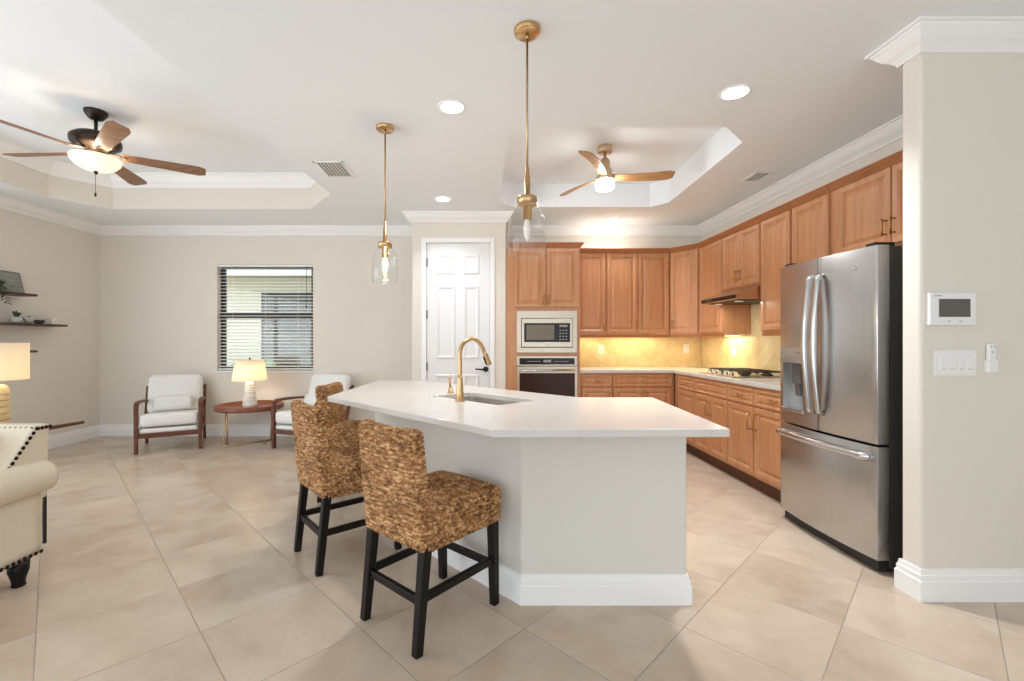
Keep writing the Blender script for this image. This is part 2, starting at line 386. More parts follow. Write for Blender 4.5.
# ceiling with two recessed trays
trayL = [(-1.56, 4.546), (-1.97, 5.06), (-4.2, 5.06), (-4.53, 4.65), (-4.6, .9), (-4.2, .4), (-2.2, .4), (-1.78, .8)]
trayK = [(1.70, 3.13), (1.945, 3.363), (1.997, 4.825), (1.852, 4.987), (.34, 4.987), (.17, 4.80), (.17, 3.30), (.36, 3.13)]
outer = [(XL-.12, RY-.12), (RX+.12, RY-.12), (RX+.12, YB+.12), (XL-.12, YB+.12)]
V, F = poly_with_holes(outer, [trayL, trayK], CZ)
struct(MB().add(V, F).build('ceiling', M_ceil))
def tray(name, poly, dz, m_riser):
    n = len(poly); zt = CZ+dz
    struct(MB().add([(x, y, CZ) for x, y in poly]+[(x, y, zt) for x, y in poly], [(i, (i+1) % n, n+(i+1) % n, n+i) for i in range(n)]).build(name+'_1', m_riser))
    struct(MB().add([(x, y, zt) for x, y in poly], [tuple(range(n))]).build(name+'_2', M_ceil))
tray('ceiling_tray', trayL, .373, M_wall)
tray('ceiling_recess', trayK, .26, M_ceil)
ccw = lambda p: p if sum(p[i][0]*p[(i+1) % len(p)][1]-p[(i+1) % len(p)][0]*p[i][1] for i in range(len(p))) > 0 else p[::-1]
def crown(zc, h=.107, d=.1):
    pr = [(0, -1), (.12, -1), (.14, -.9), (.2, -.84), (.32, -.72), (.5, -.6), (.66, -.42), (.76, -.26), (.84, -.2), (.86, -.12), (1, -.1), (1, 0)]
    return [(o*d, zc+z*h) for o, z in pr]
roomloop = [(XL, RY), (RX, RY), (RX, WY0), (WX, WY0), (WX, WY1), (XR, WY1), (XR, YB), (PX1, YB), (PX1, YP), (PX0, YP), (PX0, YB), (XL, YB)]
struct(MB().sweep(roomloop, crown(CZ), closed=True).build('trim_1', M_trim))
struct(MB().sweep(ccw(trayL), crown(CZ+.373, .14, .1), closed=True).build('trim_2', M_trim))
bb = [(0, 0), (.018, 0), (.018, .095), (.013, .1), (.013, .122), (.009, .128), (.006, .15), (0, .152)]
struct(MB().sweep([(DX0-.06, YP), (PX0, YP), (PX0, YB), (XL, YB), (XL, 3.62)], bb).build('baseboard_back', M_trim))
struct(MB().sweep([(PX1, YP), (DX1+.06, YP)], bb).build('baseboard_pantry', M_trim))
struct(MB().sweep([(RX, WY0), (WX, WY0), (WX, WY1), (WX+.1, WY1)], bb).build('baseboard_wing', M_trim))

# pantry door
d1 = struct(MB().box(DX0, DX1, YP+.02, YP+.055, 0, DZ).build('door_1', M_door)); d1['label'] = 'white six-panel pantry door beside the oven cabinet'
dp = MB()
def panel(mb, x0, x1, z0, z1, yf, depth=.008, sgn=-1):
    # raised-and-fielded panel facing -y: ring groove and raised field
    loops = [(0, 0.001), (.012, -depth), (.022, -depth), (.045, -.001)]
    vs = []; fs = []
    for o, dy in loops:
        for x, z in ((x0+o, z0+o), (x1-o, z0+o), (x1-o, z1-o), (x0+o, z1-o)): vs.append((x, yf-dy, z))
    for i in range(len(loops)-1):
        for k in range(4): fs.append((i*4+k, i*4+(k+1) % 4, (i+1)*4+(k+1) % 4, (i+1)*4+k))
    fs.append(tuple((len(loops)-1)*4+k for k in range(4))); mb.add(vs, fs)
# door leaf front built as a frame with six recessed panels
def leaf(mb, x0, x1, z0, z1, yf, cols, rows):
    xs = [x0]+[v for c in cols for v in c]+[x1]; zs = [z0]+[v for r in rows for v in r]+[z1]
    for i in range(len(xs)-1):
        for j in range(len(zs)-1):
            a, b, c, d = xs[i], xs[i+1], zs[j], zs[j+1]
            if i % 2 and j % 2: panel(mb, a, b, c, d, yf, -.010)
            else: mb.add([(a, yf, c), (b, yf, c), (b, yf, d), (a, yf, d)], [(0, 1, 2, 3)])
    mb.add([(x0, yf, z0), (x1, yf, z0), (x1, yf, z1), (x0, yf, z1), (x0, yf+.012, z0), (x1, yf+.012, z0), (x1, yf+.012, z1), (x0, yf+.012, z1)], [(0, 1, 5, 4), (1, 2, 6, 5), (2, 3, 7, 6), (3, 0, 4, 7)])
leaf(dp, DX0+.003, DX1-.003, .01, DZ-.004, YP+.008, [(-.565, -.335), (-.245, -.055)], [(.2, .86), (1.04, 1.9), (2.03, 2.27)])
dp.build('door_leaf', M_door, d1)
cs = MB()
for a, b in (((DX0-.058, 0), (DX0, DZ+.0)), ((DX1, 0), (DX1+.058, DZ))): cs.box(a[0], b[0], YP-.016, YP+.001, 0, DZ+.058)
cs.box(DX0, DX1, YP-.016, YP+.001, DZ, DZ+.058); struct(cs.build('trim_3', M_trim, bevel=.006))
for z in (2.17, 1.56, .95, .3): MB().box(DX0-.004, DX0+.012, YP-.006, YP+.01, z-.05, z+.05).build('hinge', M_blackm, d1)
hb = MB().lathe([(0, -.012), (.03, -.012), (.032, 0), (.0, .001)], n=20); hb.v = [(x+.02, YP-.004+z, y+.92) for x, y, z in hb.v]
hb.tube([(.02, YP, .92), (.02, YP-.055, .92), (-.03, YP-.06, .92), (-.1, YP-.058, .925)], [.011, .011, .01, .008]); hb.build('lever_handle', M_blackm, d1)

# window with bronze frame, glass and faux-wood blind
wx0, wx1, wz0, wz1 = -3.512, -2.249, .859, 2.259
wf = MB(); yw0, yw1 = YB+.085, YB+.125
wf.box(wx0, wx0+.055, yw0, yw1, wz0, wz1).box(wx1-.055, wx1, yw0, yw1, wz0, wz1).box(wx0, wx1, yw0, yw1, wz0, wz0+.05).box(wx0, wx1, yw0, yw1, wz1-.05, wz1).box(wx0, wx1, yw0-.012, yw1, 1.555, 1.625)
win = struct(wf.build('window_1', M_frame)); win['label'] = 'bronze-framed window behind the open white blind'
MB().box(wx0+.05, wx1-.05, yw0+.02, yw0+.024, wz0+.04, wz1-.04).build('pane', M_pane, win)
struct(MB().box(wx0-.02, wx1+.02, YB-.015, YB+.084, wz0-.02, wz0+.001).build('trim_4', M_trim, bevel=.004))
bl = thing('window_blind', 'white horizontal slat blind lowered and open in the living room window', 'blind', (0, 0, 0))
MB().box(wx0+.004, wx1-.004, YB+.006, YB+.07, wz1-.03, wz1-.002).build('headrail', M_blind, bl, bevel=.003)
sl = MB(); zz = wz1-.055
while zz > wz0+.05:
    c = YB+.04; hw = .024; t = .004; tilt = .005
    sl.add([(wx0+.006, c-hw, zz-tilt), (wx1-.006, c-hw, zz-tilt), (wx1-.006, c+hw, zz+tilt), (wx0+.006, c+hw, zz+tilt), (wx0+.006, c-hw, zz-tilt+t), (wx1-.006, c-hw, zz-tilt+t), (wx1-.006, c+hw, zz+tilt+t), (wx0+.006, c+hw, zz+tilt+t)],
           [(0, 3, 2, 1), (4, 5, 6, 7), (0, 1, 5, 4), (1, 2, 6, 5), (2, 3, 7, 6), (3, 0, 4, 7)]); zz -= .0445
sl.build('slats', M_blind, bl)
MB().box(wx0+.006, wx1-.006, YB+.016, YB+.066, wz0+.012, wz0+.03).build('bottom_rail', M_blind, bl, bevel=.003)
for x in (wx0+.2, (wx0+wx1)/2, wx1-.2): MB().tube([(x, YB+.013, wz0+.02), (x, YB+.013, wz1-.05)], .0015, 6).build('ladder_cord', M_blind, bl)
MB().tube([(wx1-.09, YB+.006, 1.72), (wx1-.09, YB+.006, wz1-.03)], .003, 6).lathe([(0, -.04), (.01, -.03), (.007, 0), (0, .002)], (wx1-.09, YB+.004, 1.72), 10).build('tilt_wand', M_blackm, bl)

# outside the window: neighbouring house, lawn and hedge
struct(MB().box(-12, 4, YB+.14, 14, -.15, -.05).build('ground', M_grass))
nh = thing('neighbour_house', 'cream stucco house wall seen through the blind', 'house', (0, 9.5, 0))
MB().box(-11, 3, 0, .2, -.1, 2.56).build('wall', M_stucco, nh)
MB().box(-11, 3, -.65, .2, 2.56, 2.6).build('soffit', M_soffit, nh)
MB().box(-11, 3, -.68, -.65, 2.54, 2.78).build('fascia', M_trim, nh)
nw = MB(); a0, a1, b0, b1 = -4.72, -3.2, .7, 2.27
nw.box(a0, a0+.06, -.03, .0, b0, b1).box(a1-.06, a1, -.03, 0, b0, b1).box(a0, a1, -.03, 0, b1-.06, b1).box(a0, a1, -.03, 0, b0, b0+.06).box(a0, a1, -.03, 0, 1.45, 1.52)
nwf = nw.build('window_frame', M_frame, nh)
MB().box(a0, a1, -.012, -.004, b0, b1).build('pane', M_nglass, nwf)
hg = MB()
for i in range(70):
    x = random.uniform(-7, -2); y = random.uniform(8.0, 8.5); r = random.uniform(.16, .26); z = random.uniform(.1, .76)
    cushion(hg, (x, y, z), r, r, r*.8, r*.7, step=.09)
tag(hg.build('hedge', M_hedge, smooth=False), 'clipped green hedge below the neighbouring window outside', 'hedge', kind='stuff')

# ------------------------------------------------------------------ kitchen cabinets
def door_mesh(mb, x0, x1, z0, z1, t=.02, fw=.055, y=0):
    fw = min(fw, (x1-x0)*.28, (z1-z0)*.28)
    L = [(0, 0), (0, -t+.005), (.005, -t), (fw-.016, -t), (fw-.012, -t+.004), (fw-.004, -t+.006), (fw, -t+.013), (fw+.008, -t+.013), (fw+.03, -t+.003)]
    if min(x1-x0, z1-z0) < .2: L = L[:-1]+[(fw+.018, -t+.004)]
    vs = []; fs = []
    for o, d in L:
        for x, z in ((x0+o, z0+o), (x1-o, z0+o), (x1-o, z1-o), (x0+o, z1-o)): vs.append((x, y+d, z))
    for i in range(len(L)-1):
        for k in range(4): fs.append((i*4+k, i*4+(k+1) % 4, (i+1)*4+(k+1) % 4, (i+1)*4+k))
    fs.append(tuple((len(L)-1)*4+k for k in range(4))); fs.append((3, 2, 1, 0)); mb.add(vs, fs); return mb
def pull(parent, x, z, vert=True, ln=.13, m=None, y=-.02):
    mb = MB(); h = ln/2
    if vert: pts = [(x, y, z-h+.012), (x, y-.03, z-h+.012)], [(x, y, z+h-.012), (x, y-.03, z+h-.012)], [(x, y-.03, z-h), (x, y-.03, z+h)]
    else: pts = [(x-h+.012, y, z), (x-h+.012, y-.03, z)], [(x+h-.012, y, z), (x+h-.012, y-.03, z)], [(x-h, y-.03, z), (x+h, y-.03, z)]
    for p in pts: mb.tube(p, .0055, 8)
    return mb.build('handle', m or M_gold, parent)
def bail(parent, x, z, y=-.02):
    mb = MB(); pts = [(x-.035+.07*i/8, y-.006-.022*math.sin(PI*i/8), z-.012*math.sin(PI*i/8)) for i in range(9)]
    mb.tube(pts, .004, 8)
    for s in (-1, 1): mb.lathe([(0, -.006), (.009, -.006), (.009, .006), (0, .006)], (x+s*.035, y-.003, z), 10)
    mb.lathe([(0, -.008), (.01, -.006), (.012, 0), (.01, .006), (0, .008)], (x, y-.026, z-.012), 12)
    return mb.build('handle', M_gold, parent)
def cab_door(root, x0, x1, z0, z1, hx=None, hz=None, hl=.11):
    d = door_mesh(MB(), x0, x1, z0, z1).build('door', M_wood, root)
    if hx is not None: pull(d, hx, hz, True, hl)
    return d
def cornice(root, w, z=2.345, ends=(0, 0), depth=0):
    path = []
    pr = [(0, z), (.008, z), (.014, z+.012), (.03, z+.03), (.036, z+.042), (.044, z+.045), (.044, z+.055), (0, z+.055)]
    path = [(w, depth)]*ends[1]+[(w, 0), (0, 0)]+[(0, depth)]*ends[0]
    # interior on the left when walking from right to left facing outwards (-y)
    path = path[::-1]
    pr2 = [(-o, zz) for o, zz in pr]
    MB().sweep(path, pr2).build('cornice', M_wood2, root)

UB, UT = 1.325, 2.35                                   # upper cabinet body
def upper(label, loc, rz, w, doors, depth=.30, zb=UB, dz0=1.345, ends=(0, 0), rail=True, grp='maple wall cabinets'):
    r = thing('upper_cabinet', label, 'cabinet', loc, rz, grp)
    MB().box(0, w, 0, depth, zb, UT).build('body', M_wood, r, bevel=.002)
    MB().box(.002, w-.002, .004, depth-.002, UT, UT+.003).build('bounce_top', M_bounce, r)  # hidden pale sheet, added to keep wood-red bounce off the ceiling
    for x0, x1, hx in doors:
        cab_door(r, x0, x1, dz0, 2.34, hx, (dz0+.11) if hx is not None else None)
    cornice(r, w, ends=ends, depth=depth)
    if rail: MB().box(0, w, 0, .018, zb-.03, zb).build('light_rail', M_wood2, r, bevel=.003)
    return r
FY = 5.575                                             # face plane of the back wall uppers
upper('tall single-door maple wall cabinet directly right of the microwave', (1.13, FY, 0), 0, .39, [(.012, .378, .355)])
upper('double-door maple wall cabinet between the single and the corner cabinet', (1.522, FY, 0), 0, .79, [(.008, .390, .365), (.398, .782, .423)])
# diagonal corner cabinet
cx0, cy0, cx1, cy1 = 2.315, 5.575, 2.555, 5.275
ang = math.atan2(cy1-cy0, cx1-cx0); wl = math.hypot(cx1-cx0, cy1-cy0)
rc = thing('corner_cabinet', 'diagonal maple wall cabinet in the kitchen corner', 'cabinet', (cx0, cy0, 0), ang, 'maple wall cabinets')
R = Matrix.Rotation(-ang, 2)
pl = [R @ (Vector(p)-Vector((cx0, cy0))) for p in ((cx0, cy0), (cx1, cy1), (2.85, cy1), (2.85, 5.87), (cx0, 5.87))]
MB().prism([tuple(p) for p in pl], UB, UT).build('body', M_wood, rc)
MB().prism([tuple(p) for p in pl], UT, UT+.003).build('bounce_top', M_bounce, rc)  # added out of sight to bounce neutral light upwards
cab_door(rc, .022, wl-.022, 1.345, 2.34, .05, 1.46); cornice(rc, wl)
MB().box(0, wl, 0, .018, UB-.03, UB).build('light_rail', M_wood2, rc)
RU = 2.555                                             # face plane of the right wall uppers
q = -PI/2
def rup(label, y0, y1, doors, **k): return upper(label, (RU, y0, 0), q, y0-y1, doors, **k)
rup('narrow maple wall cabinet left of the range hood', 5.27, 4.775, [(.012, .485, None)])
rup('short double-door maple cabinet above the range hood', 4.77, 4.115, [(.008, .325, .30), (.331, .647, .356)], zb=1.775, dz0=1.79, rail=False)
rup('tall maple wall cabinet right of the range hood', 4.11, 3.70, [(.010, .400, None)])
rup('tall maple wall cabinet left of the refrigerator top', 3.695, 3.285, [(.010, .400, None)])
rup('maple wall cabinet with brass pulls above the refrigerator', 3.28, 2.33, [(.062, .49, .465), (.498, .938, .523)], zb=1.84, dz0=1.855, rail=False)

# tall oven cabinet
OX = .285; OW = .84; OY = 5.245
ov = thing('oven_cabinet', 'tall maple cabinet housing the microwave and wall oven', 'cabinet', (OX, OY, 0), 0)
b = MB()
b.box(-.025, .1, 0, .62, .1, UT).box(OW-.035, OW, 0, .62, .1, UT).box(.1, OW-.035, 0, .62, 1.605, UT).box(.1, OW-.035, 0, .62, 1.078, 1.11).box(.1, OW-.035, 0, .62, .1, .43).box(.1, OW-.035, .57, .62, .43, 1.61)
b.build('body', M_wood, ov)
MB().box(0, OW, .004, .62, UT, UT+.003).build('bounce_top', M_bounce, ov)  # unseen pale cover, added for neutral bounce above the cabinet
cab_door(ov, .065, .436, 1.645, 2.335, .412, 1.73); cab_door(ov, .446, .826, 1.645, 2.335, .47, 1.73)
door_mesh(MB(), .07, .826, .14, .41).build('drawer', M_wood, ov)
cornice(ov, OW, ends=(0, 1), depth=.28)
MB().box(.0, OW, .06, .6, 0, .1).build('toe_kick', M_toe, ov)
# microwave with trim kit
mw = thing('microwave', 'built-in stainless microwave above the wall oven', 'microwave', (OX+.1, OY, 1.113), 0)
W, Z = .705, .49
MB().box(0, W, -.014, 0, 0, .06).box(0, W, -.014, 0, Z-.085, Z).box(0, .05, -.014, 0, .06, Z-.085).box(W-.05, W, -.014, 0, .06, Z-.085).build('trim_frame', M_steel, mw, bevel=.002)
MB().box(.012, W-.012, .0, .4, .01, Z-.01).build('body', M_blackm, mw)
dr = MB().box(.056, W-.056, -.03, -.002, .068, .125).box(.056, W-.056, -.03, -.002, .345, Z-.092).box(.056, .085, -.03, -.002, .125, .345).box(W-.085, W-.056, -.03, -.002, .125, .345).build('door', M_steel, mw, bevel=.002)
MB().box(.085, .465, -.028, -.004, .125, .345).build('door_glass', M_black, dr)
MB().box(.11, .435, -.0292, -.026, .15, .325).build('window', M_mwglass, dr)
cp = MB().box(.465, W-.085, -.028, -.004, .125, .345).build('control_panel', M_black, mw)
for i in range(3):
    for j in range(4): MB().box(.495+i*.035, .515+i*.035, -.0295, -.027, .15+j*.035, .162+j*.035).build('key', M_grey, cp)
MB().box(.495, .59, -.0295, -.027, .3, .325).build('display', M_grey, cp)
def emblem(parent, x, y, z, r, m=None):
    e = MB().lathe([(0, .0), (r, 0), (r, .002), (r*.85, .003), (r*.8, .0015), (r*.35, .0015), (r*.25, .003), (0, .003)], n=20)
    e.v = [(x+a, y-c, z+b_) for a, b_, c in e.v]; return e.build('emblem', m or M_handle, parent)
emblem(dr, W/2, -.03, .096, .013)
# wall oven
wo = thing('wall_oven', 'black glass and stainless wall oven below the microwave', 'oven', (OX+.1, OY, .43), 0)
W, Z = .705, .645
MB().box(.012, W-.012, 0, .55, .005, Z-.005).build('body', M_blackm, wo)
MB().box(0, W, -.018, 0, Z-.115, Z).build('panel_frame', M_steel, wo, bevel=.002)
cpn = MB().box(.03, W-.03, -.021, -.016, Z-.1, Z-.025).build('control_panel', M_black, wo)
MB().box(.31, .40, -.0222, -.02, Z-.075, Z-.045).box(.12, .28, -.0222, -.02, Z-.066, Z-.06).box(.43, .6, -.0222, -.02, Z-.066, Z-.06).build('display', M_grey, cpn)
od = MB().box(0, .03, -.03, 0, 0, Z-.122).box(W-.03, W, -.03, 0, 0, Z-.122).box(.03, W-.03, -.03, 0, Z-.2, Z-.122).box(.03, W-.03, -.03, 0, 0, .05).build('door', M_steel, wo, bevel=.002)
MB().box(.03, W-.03, -.029, -.004, .05, Z-.2).build('door_glass', M_ovglass, od)
hd = MB().tube([(.035, -.07, Z-.165), (W-.035, -.07, Z-.165)], .012, 12)
for x in (.06, W-.06): hd.tube([(x, -.03, Z-.165), (x, -.07, Z-.165)], .008, 8)
hd.build('handle', M_handle, od)

# base cabinets
BX = 2.25                                              # face plane of the right run
def base(label, loc, rz, w, drawers, doors, depth=.58, name='base_cabinet'):
    r = thing(name, label, 'cabinet', loc, rz, 'maple base cabinets')
    MB().box(0, w, 0, depth, .115, .872).build('body', M_wood, r, bevel=.002)
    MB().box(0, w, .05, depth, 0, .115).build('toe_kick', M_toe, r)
    for x0, x1, k in drawers:
        d = door_mesh(MB(), x0, x1, .715, .848, fw=.03).build('drawer', M_wood, r)
        if k == 'knob':
            MB().lathe([(0, -.013), (.012, -.011), (.014, 0), (.012, .011), (0, .013)], ((x0+x1)/2, -.034, .782), 14).tube([((x0+x1)/2, -.018, .782), ((x0+x1)/2, -.03, .782)], .005, 8).build('knob', M_gold, d)
        elif k: bail(d, (x0+x1)/2, .787)
    for x0, x1, hx in doors: cab_door(r, x0, x1, .14, .698, hx, .58, .15)
    return r
BY = 5.275
base('single-drawer maple base cabinet next to the wall oven', (1.13, BY, 0), 0, .385, [(.02, .372, 'knob')], [(.02, .372, .345)])
base('wide-drawer maple base cabinet in the corner of the back run', (1.517, BY, 0), 0, .725, [(.008, .70, 'knob')], [(.008, .350, .325), (.358, .70, .383)])
base('narrow maple base cabinet at the corner of the right run', (BX, 5.27, 0), q, .53, [(.13, .522, 'bail')], [(.13, .522, None)])
base('double-door maple base cabinet below the gas cooktop', (BX, 4.738, 0), q, .632, [(.006, .626, None)], [(.006, .312, .29), (.320, .626, .342)])
base('maple base cabinet with long brass pull right of the cooktop', (BX, 4.104, 0), q, .40, [(.006, .394, 'bail')], [(.006, .394, .362)])
base('maple base cabinet touching the refrigerator', (BX, 3.702, 0), q, .515, [(.006, .509, 'bail')], [(.006, .509, .04)])
ct = MB().prism([(1.128, 5.872), (1.128, 5.245), (2.222, 5.245), (2.222, 3.185), (2.852, 3.185), (2.852, 5.872)], .874, .91)
tag(ct.build('countertop', M_quartz, bevel=.004), 'white quartz countertop wrapping the kitchen corner under the backsplash', 'countertop')
struct(MB().box(1.128, 2.848, 5.873, 5.88, .91, 1.33).build('wall_tile_back', M_splash))
struct(MB().box(2.853, 2.86, 3.18, 5.873, .91, 1.33).box(2.853, 2.86, 4.11, 4.775, 1.33, 1.78).build('wall_tile_right', M_splash))
def plate(label, loc, rz):
    r = thing('wall_outlet', label, 'outlet', loc, rz, 'backsplash outlets')
    MB().box(-.037, .037, -.006, 0, -.058, .058).build('cover_plate', M_white, r, bevel=.002)
    for s in (-1, 1):
        o = MB().box(-.017, .017, -.009, -.005, s*.027-.017, s*.027+.017).build('receptacle', M_white, r, bevel=.002)
        MB().box(-.008, -.005, -.0096, -.008, s*.027-.006, s*.027+.008).box(.005, .008, -.0096, -.008, s*.027-.006, s*.027+.008).build('slot', M_slot, o)
    return r
p0 = plate('white wall outlet on the backsplash nearest the wall oven', (1.54, 5.873, 1.14), 0)
dup(p0, 'white wall outlet on the backsplash under the corner cabinet', (2.655, 5.873, 1.15))
dup(p0, 'white wall outlet on the backsplash beside the cooktop', (2.853, 5.10, 1.13), q)
# under-cabinet lights
def strip(label, loc, rz, ln, pw):
    r = thing('under_cabinet_light', label, 'light', loc, rz, 'under-cabinet lights')
    MB().box(-ln/2, ln/2, -.03, .03, 0, .014).build('housing', M_white, r, bevel=.002)
    MB().box(-ln/2+.02, ln/2-.02, -.02, .02, -.004, 0).build('diffuser', E_strip, r)
    a = area('under_cabinet_lamp', (loc[0], loc[1], loc[2]-.008), ln-.04, pw, (1, .80, .42), (0, 0, rz), .05)
strip('slim light bar under the single-door wall cabinet by the oven', (1.33, 5.74, 1.308), 0, .32, .7)
strip('slim light bar under the double-door wall cabinet', (1.92, 5.74, 1.308), 0, .7, 1.9)
strip('slim light bar under the narrow cabinet by the range hood', (2.76, 5.05, 1.308), q, .4, 2.8)

strip('slim light bar under the diagonal corner cabinet', (2.50, 5.50, 1.308), -PI/4, .26, .9)
for y in (4.62, 4.25): area('hood_lamp_light', (2.42, y, 1.618), .06, 1.1, (1, .92, .78))
# range hood
hx0 = 2.32-2.85
hd = thing('range_hood', 'stainless under-cabinet range hood above the cooktop', 'range hood', (2.85, 4.765, 1.64), q)
Wd = .645
# local: x along width, y depth with wall at y=0 (front negative)
prof = [(0, 0), (0, .135), (-.29, .135), (-.53, .045), (-.53, 0)]
n = len(prof)
vs = [(0, y, z) for y, z in prof]+[(Wd, y, z) for y, z in prof]
MB().add(vs, [(i, (i+1) % n, n+(i+1) % n, n+i) for i in range(n)]+[tuple(range(n)), tuple(range(n, 2*n))[::-1]]).build('canopy', M_champ, hd, bevel=.003)
MB().box(.05, Wd-.05, -.48, -.04, -.008, .0).build('filter', M_blackm, hd)
lp = MB().box(.0, Wd, -.534, -.528, .006, .04).build('front_lip', M_bronze, hd)
for i in range(4): MB().box(.10+i*.03, .12+i*.03, -.537, -.533, .015, .028).build('button', M_handle, lp)
for x in (.14, Wd-.14): MB().lathe([(0, -.012), (.035, -.012), (.038, -.006), (.038, 0)], (x, -.42, -.004), 18).build('hood_lamp', M_white, hd)

# cooktop
ck = thing('gas_cooktop', 'five-burner stainless gas cooktop on the right-hand counter', 'cooktop', (2.29, 4.755, .91), q)
Wd, Dp = .65, .5
MB().box(0, Wd, 0, Dp, 0, .012).build('base_plate', M_steel, ck, bevel=.004)
for i in range(5):
    k = MB().lathe([(0, .035), (.016, .035), (.019, .03), (.021, .008), (.024, .004), (.024, 0)], (.12+i*.1, .055, .012), 18).box(.118+i*.1, .122+i*.1, .035, .06, .045, .05)
    k.build('knob', M_handle, ck)
for x, y, rr in ((.13, .18, .04), (.13, .39, .045), (.325, .29, .06), (.52, .18, .04), (.52, .39, .05)):
    MB().lathe([(rr, 0), (rr, .012), (rr*.8, .016), (rr*.75, .02), (rr*.7, .026), (0, .027)], (x, y, .012), 22).build('burner', M_iron, ck)
for gx0, gx1 in ((.02, .225), (.228, .422), (.425, .63)):
    g = MB(); h = .052; t = .012
    for x in (gx0+.008, gx1-.008): g.bar((x, .1, h), (x, .48, h), t, t, up=(0, 0, 1))
    for y in (.106, .29, .474): g.bar((gx0, y, h), (gx1, y, h), t, t, up=(0, 0, 1))
    g.bar(((gx0+gx1)/2, .1, h), ((gx0+gx1)/2, .48, h), t, t, up=(0, 0, 1))
    for x in (gx0+.008, gx1-.008):
        for y in (.106, .474): g.bar((x, y, .012), (x, y, h), t, t)
    g.build('grate', M_iron, ck, bevel=.002)

# refrigerator
fr = thing('refrigerator', 'stainless french-door refrigerator with bottom freezer beside the wing wall', 'refrigerator', (2.17, 3.168, 0), q)
FW = .785
fy = lambda x: -.07-.028*(1-(2*x/FW-1)**2)
def cslab(mb, x0, x1, z0, z1, yb=-.004, n=10):
    xs = [x0+(x1-x0)*i/n for i in range(n+1)]; vs = []; fs = []
    for x in xs: vs += [(x, yb, z0), (x, fy(x), z0), (x, fy(x), z1), (x, yb, z1)]
    for i in range(n):
        for k in range(4): fs.append((i*4+k, i*4+(k+1) % 4, i*4+4+(k+1) % 4, i*4+4+k))
    fs += [(0, 1, 2, 3), (n*4+3, n*4+2, n*4+1, n*4)]; mb.add(vs, fs, False); return mb
MB().box(.004, FW-.004, 0, .655, .03, 1.755).build('cabinet_body', M_dsteel, fr, bevel=.004)
def smooth_front(o, a=.5):
    for p in o.data.polygons: p.use_smooth = True
    md = o.modifiers.new('split', 'EDGE_SPLIT'); md.split_angle = a
ld = MB(); dx0, dx1, dz0, dz1 = .035, .262, .775, 1.21
cslab(ld, .002, dx0, .695, 1.765, n=2); cslab(ld, dx1, .391, .695, 1.765, n=4); cslab(ld, dx0, dx1, .695, dz0, n=6); cslab(ld, dx0, dx1, dz1, 1.765, n=6)
ldo = ld.build('left_door', M_steelv, fr); smooth_front(ldo)
ldr = cslab(MB(), .394, FW-.002, .695, 1.765).build('right_door', M_steelv, fr, bevel=.004); smooth_front(ldr)
fz = cslab(MB(), .002, FW-.002, .075, .682, n=16).build('freezer_drawer', M_steelv, fr, bevel=.004); smooth_front(fz)
# ice and water dispenser
dsp = MB(); yb = -.02
da, db = dx0+.003, dx1-.003
dsp.add([(da, yb, dz0), (db, yb, dz0), (db, yb, 1.1), (da, yb, 1.1), (da, fy(da)-.001, dz0), (db, fy(db)-.001, dz0), (db, fy(db)-.001, 1.1), (da, fy(da)-.001, 1.1)], [(0, 1, 2, 3), (0, 1, 5, 4), (1, 2, 6, 5), (2, 3, 7, 6), (3, 0, 4, 7)])
dso = dsp.build('dispenser', M_disp, fr)
MB().box(dx0, dx1, fy(.2)-.004, -.02, 1.1, dz1).build('control_panel', M_handle, dso, bevel=.004)
MB().box(dx0+.02, dx0+.05, fy(.2)-.0055, fy(.2)-.003, 1.17, 1.175).box(dx1-.06, dx1-.02, fy(.2)-.0055, fy(.2)-.003, 1.17, 1.175).build('panel_mark', M_screen, dso)
MB().box(.1, .19, -.06, -.03, .96, 1.1).bar((.145, -.05, .98), (.145, -.04, .88), .05, .012).build('paddle', M_screen, dso, bevel=.003)
MB().box(dx0, dx1, fy(.2)-.008, -.025, dz0, dz0+.02).build('drip_tray', M_handle, dso, bevel=.003)
# handles
def vhandle(x):
    pts = [(x, fy(x)+.004, .80), (x, fy(x)-.03, .815)]+[(x, fy(x)-.035-.03*math.sin(PI*i/12), .835+.79*i/12) for i in range(13)]+[(x, fy(x)-.03, 1.645), (x, fy(x)+.004, 1.66)]
    mb = MB(); vs = []; fs = []
    P = [Vector(p) for p in pts]; n = len(P); hw, ht = .017, .009
    for i in range(n):
        d = (P[min(i+1, n-1)]-P[max(i-1, 0)]).normalized(); nn = Vector((0, -d.z, d.y))
        for a, b_ in ((-1, -1), (-1, .4), (-.6, 1), (.6, 1), (1, .4), (1, -1)): vs.append(P[i]+Vector((a*hw, 0, 0))+nn*(-b_*ht if False else b_*ht))
    for i in range(n-1):
        for k in range(6): fs.append((i*6+k, i*6+(k+1) % 6, i*6+6+(k+1) % 6, i*6+6+k))
    fs += [tuple(range(6)), tuple((n-1)*6+k for k in range(6))]
    return mb.add(vs, fs, True)
vhandle(.355).build('handle', M_handle, ldo); vhandle(.432).build('handle', M_handle, ldr)
pts = [(.03, fy(.03)+.004, .625), (.035, fy(.03)-.03, .625)]+[(.05+.685*i/16, fy(.05+.685*i/16)-.042, .625) for i in range(17)]+[(FW-.035, fy(.75)-.03, .625), (FW-.03, fy(.755)+.004, .625)]
hm = MB(); hm.tube(pts, .014, 10); hm.v = [(x, y, .625+(z-.625)*1.5) for x, y, z in hm.v]; hm.build('handle', M_handle, fz)
emblem(ldr, .655, fy(.655)+.001, 1.66, .017)
MB().box(.02, FW-.02, -.05, .6, .012, .07).build('base_grille', M_rubber, fr)
for x in (.03, FW-.09): MB().box(x, x+.06, -.06, .05, 1.755, 1.785).build('hinge_cover', M_blackm, fr, bevel=.004)
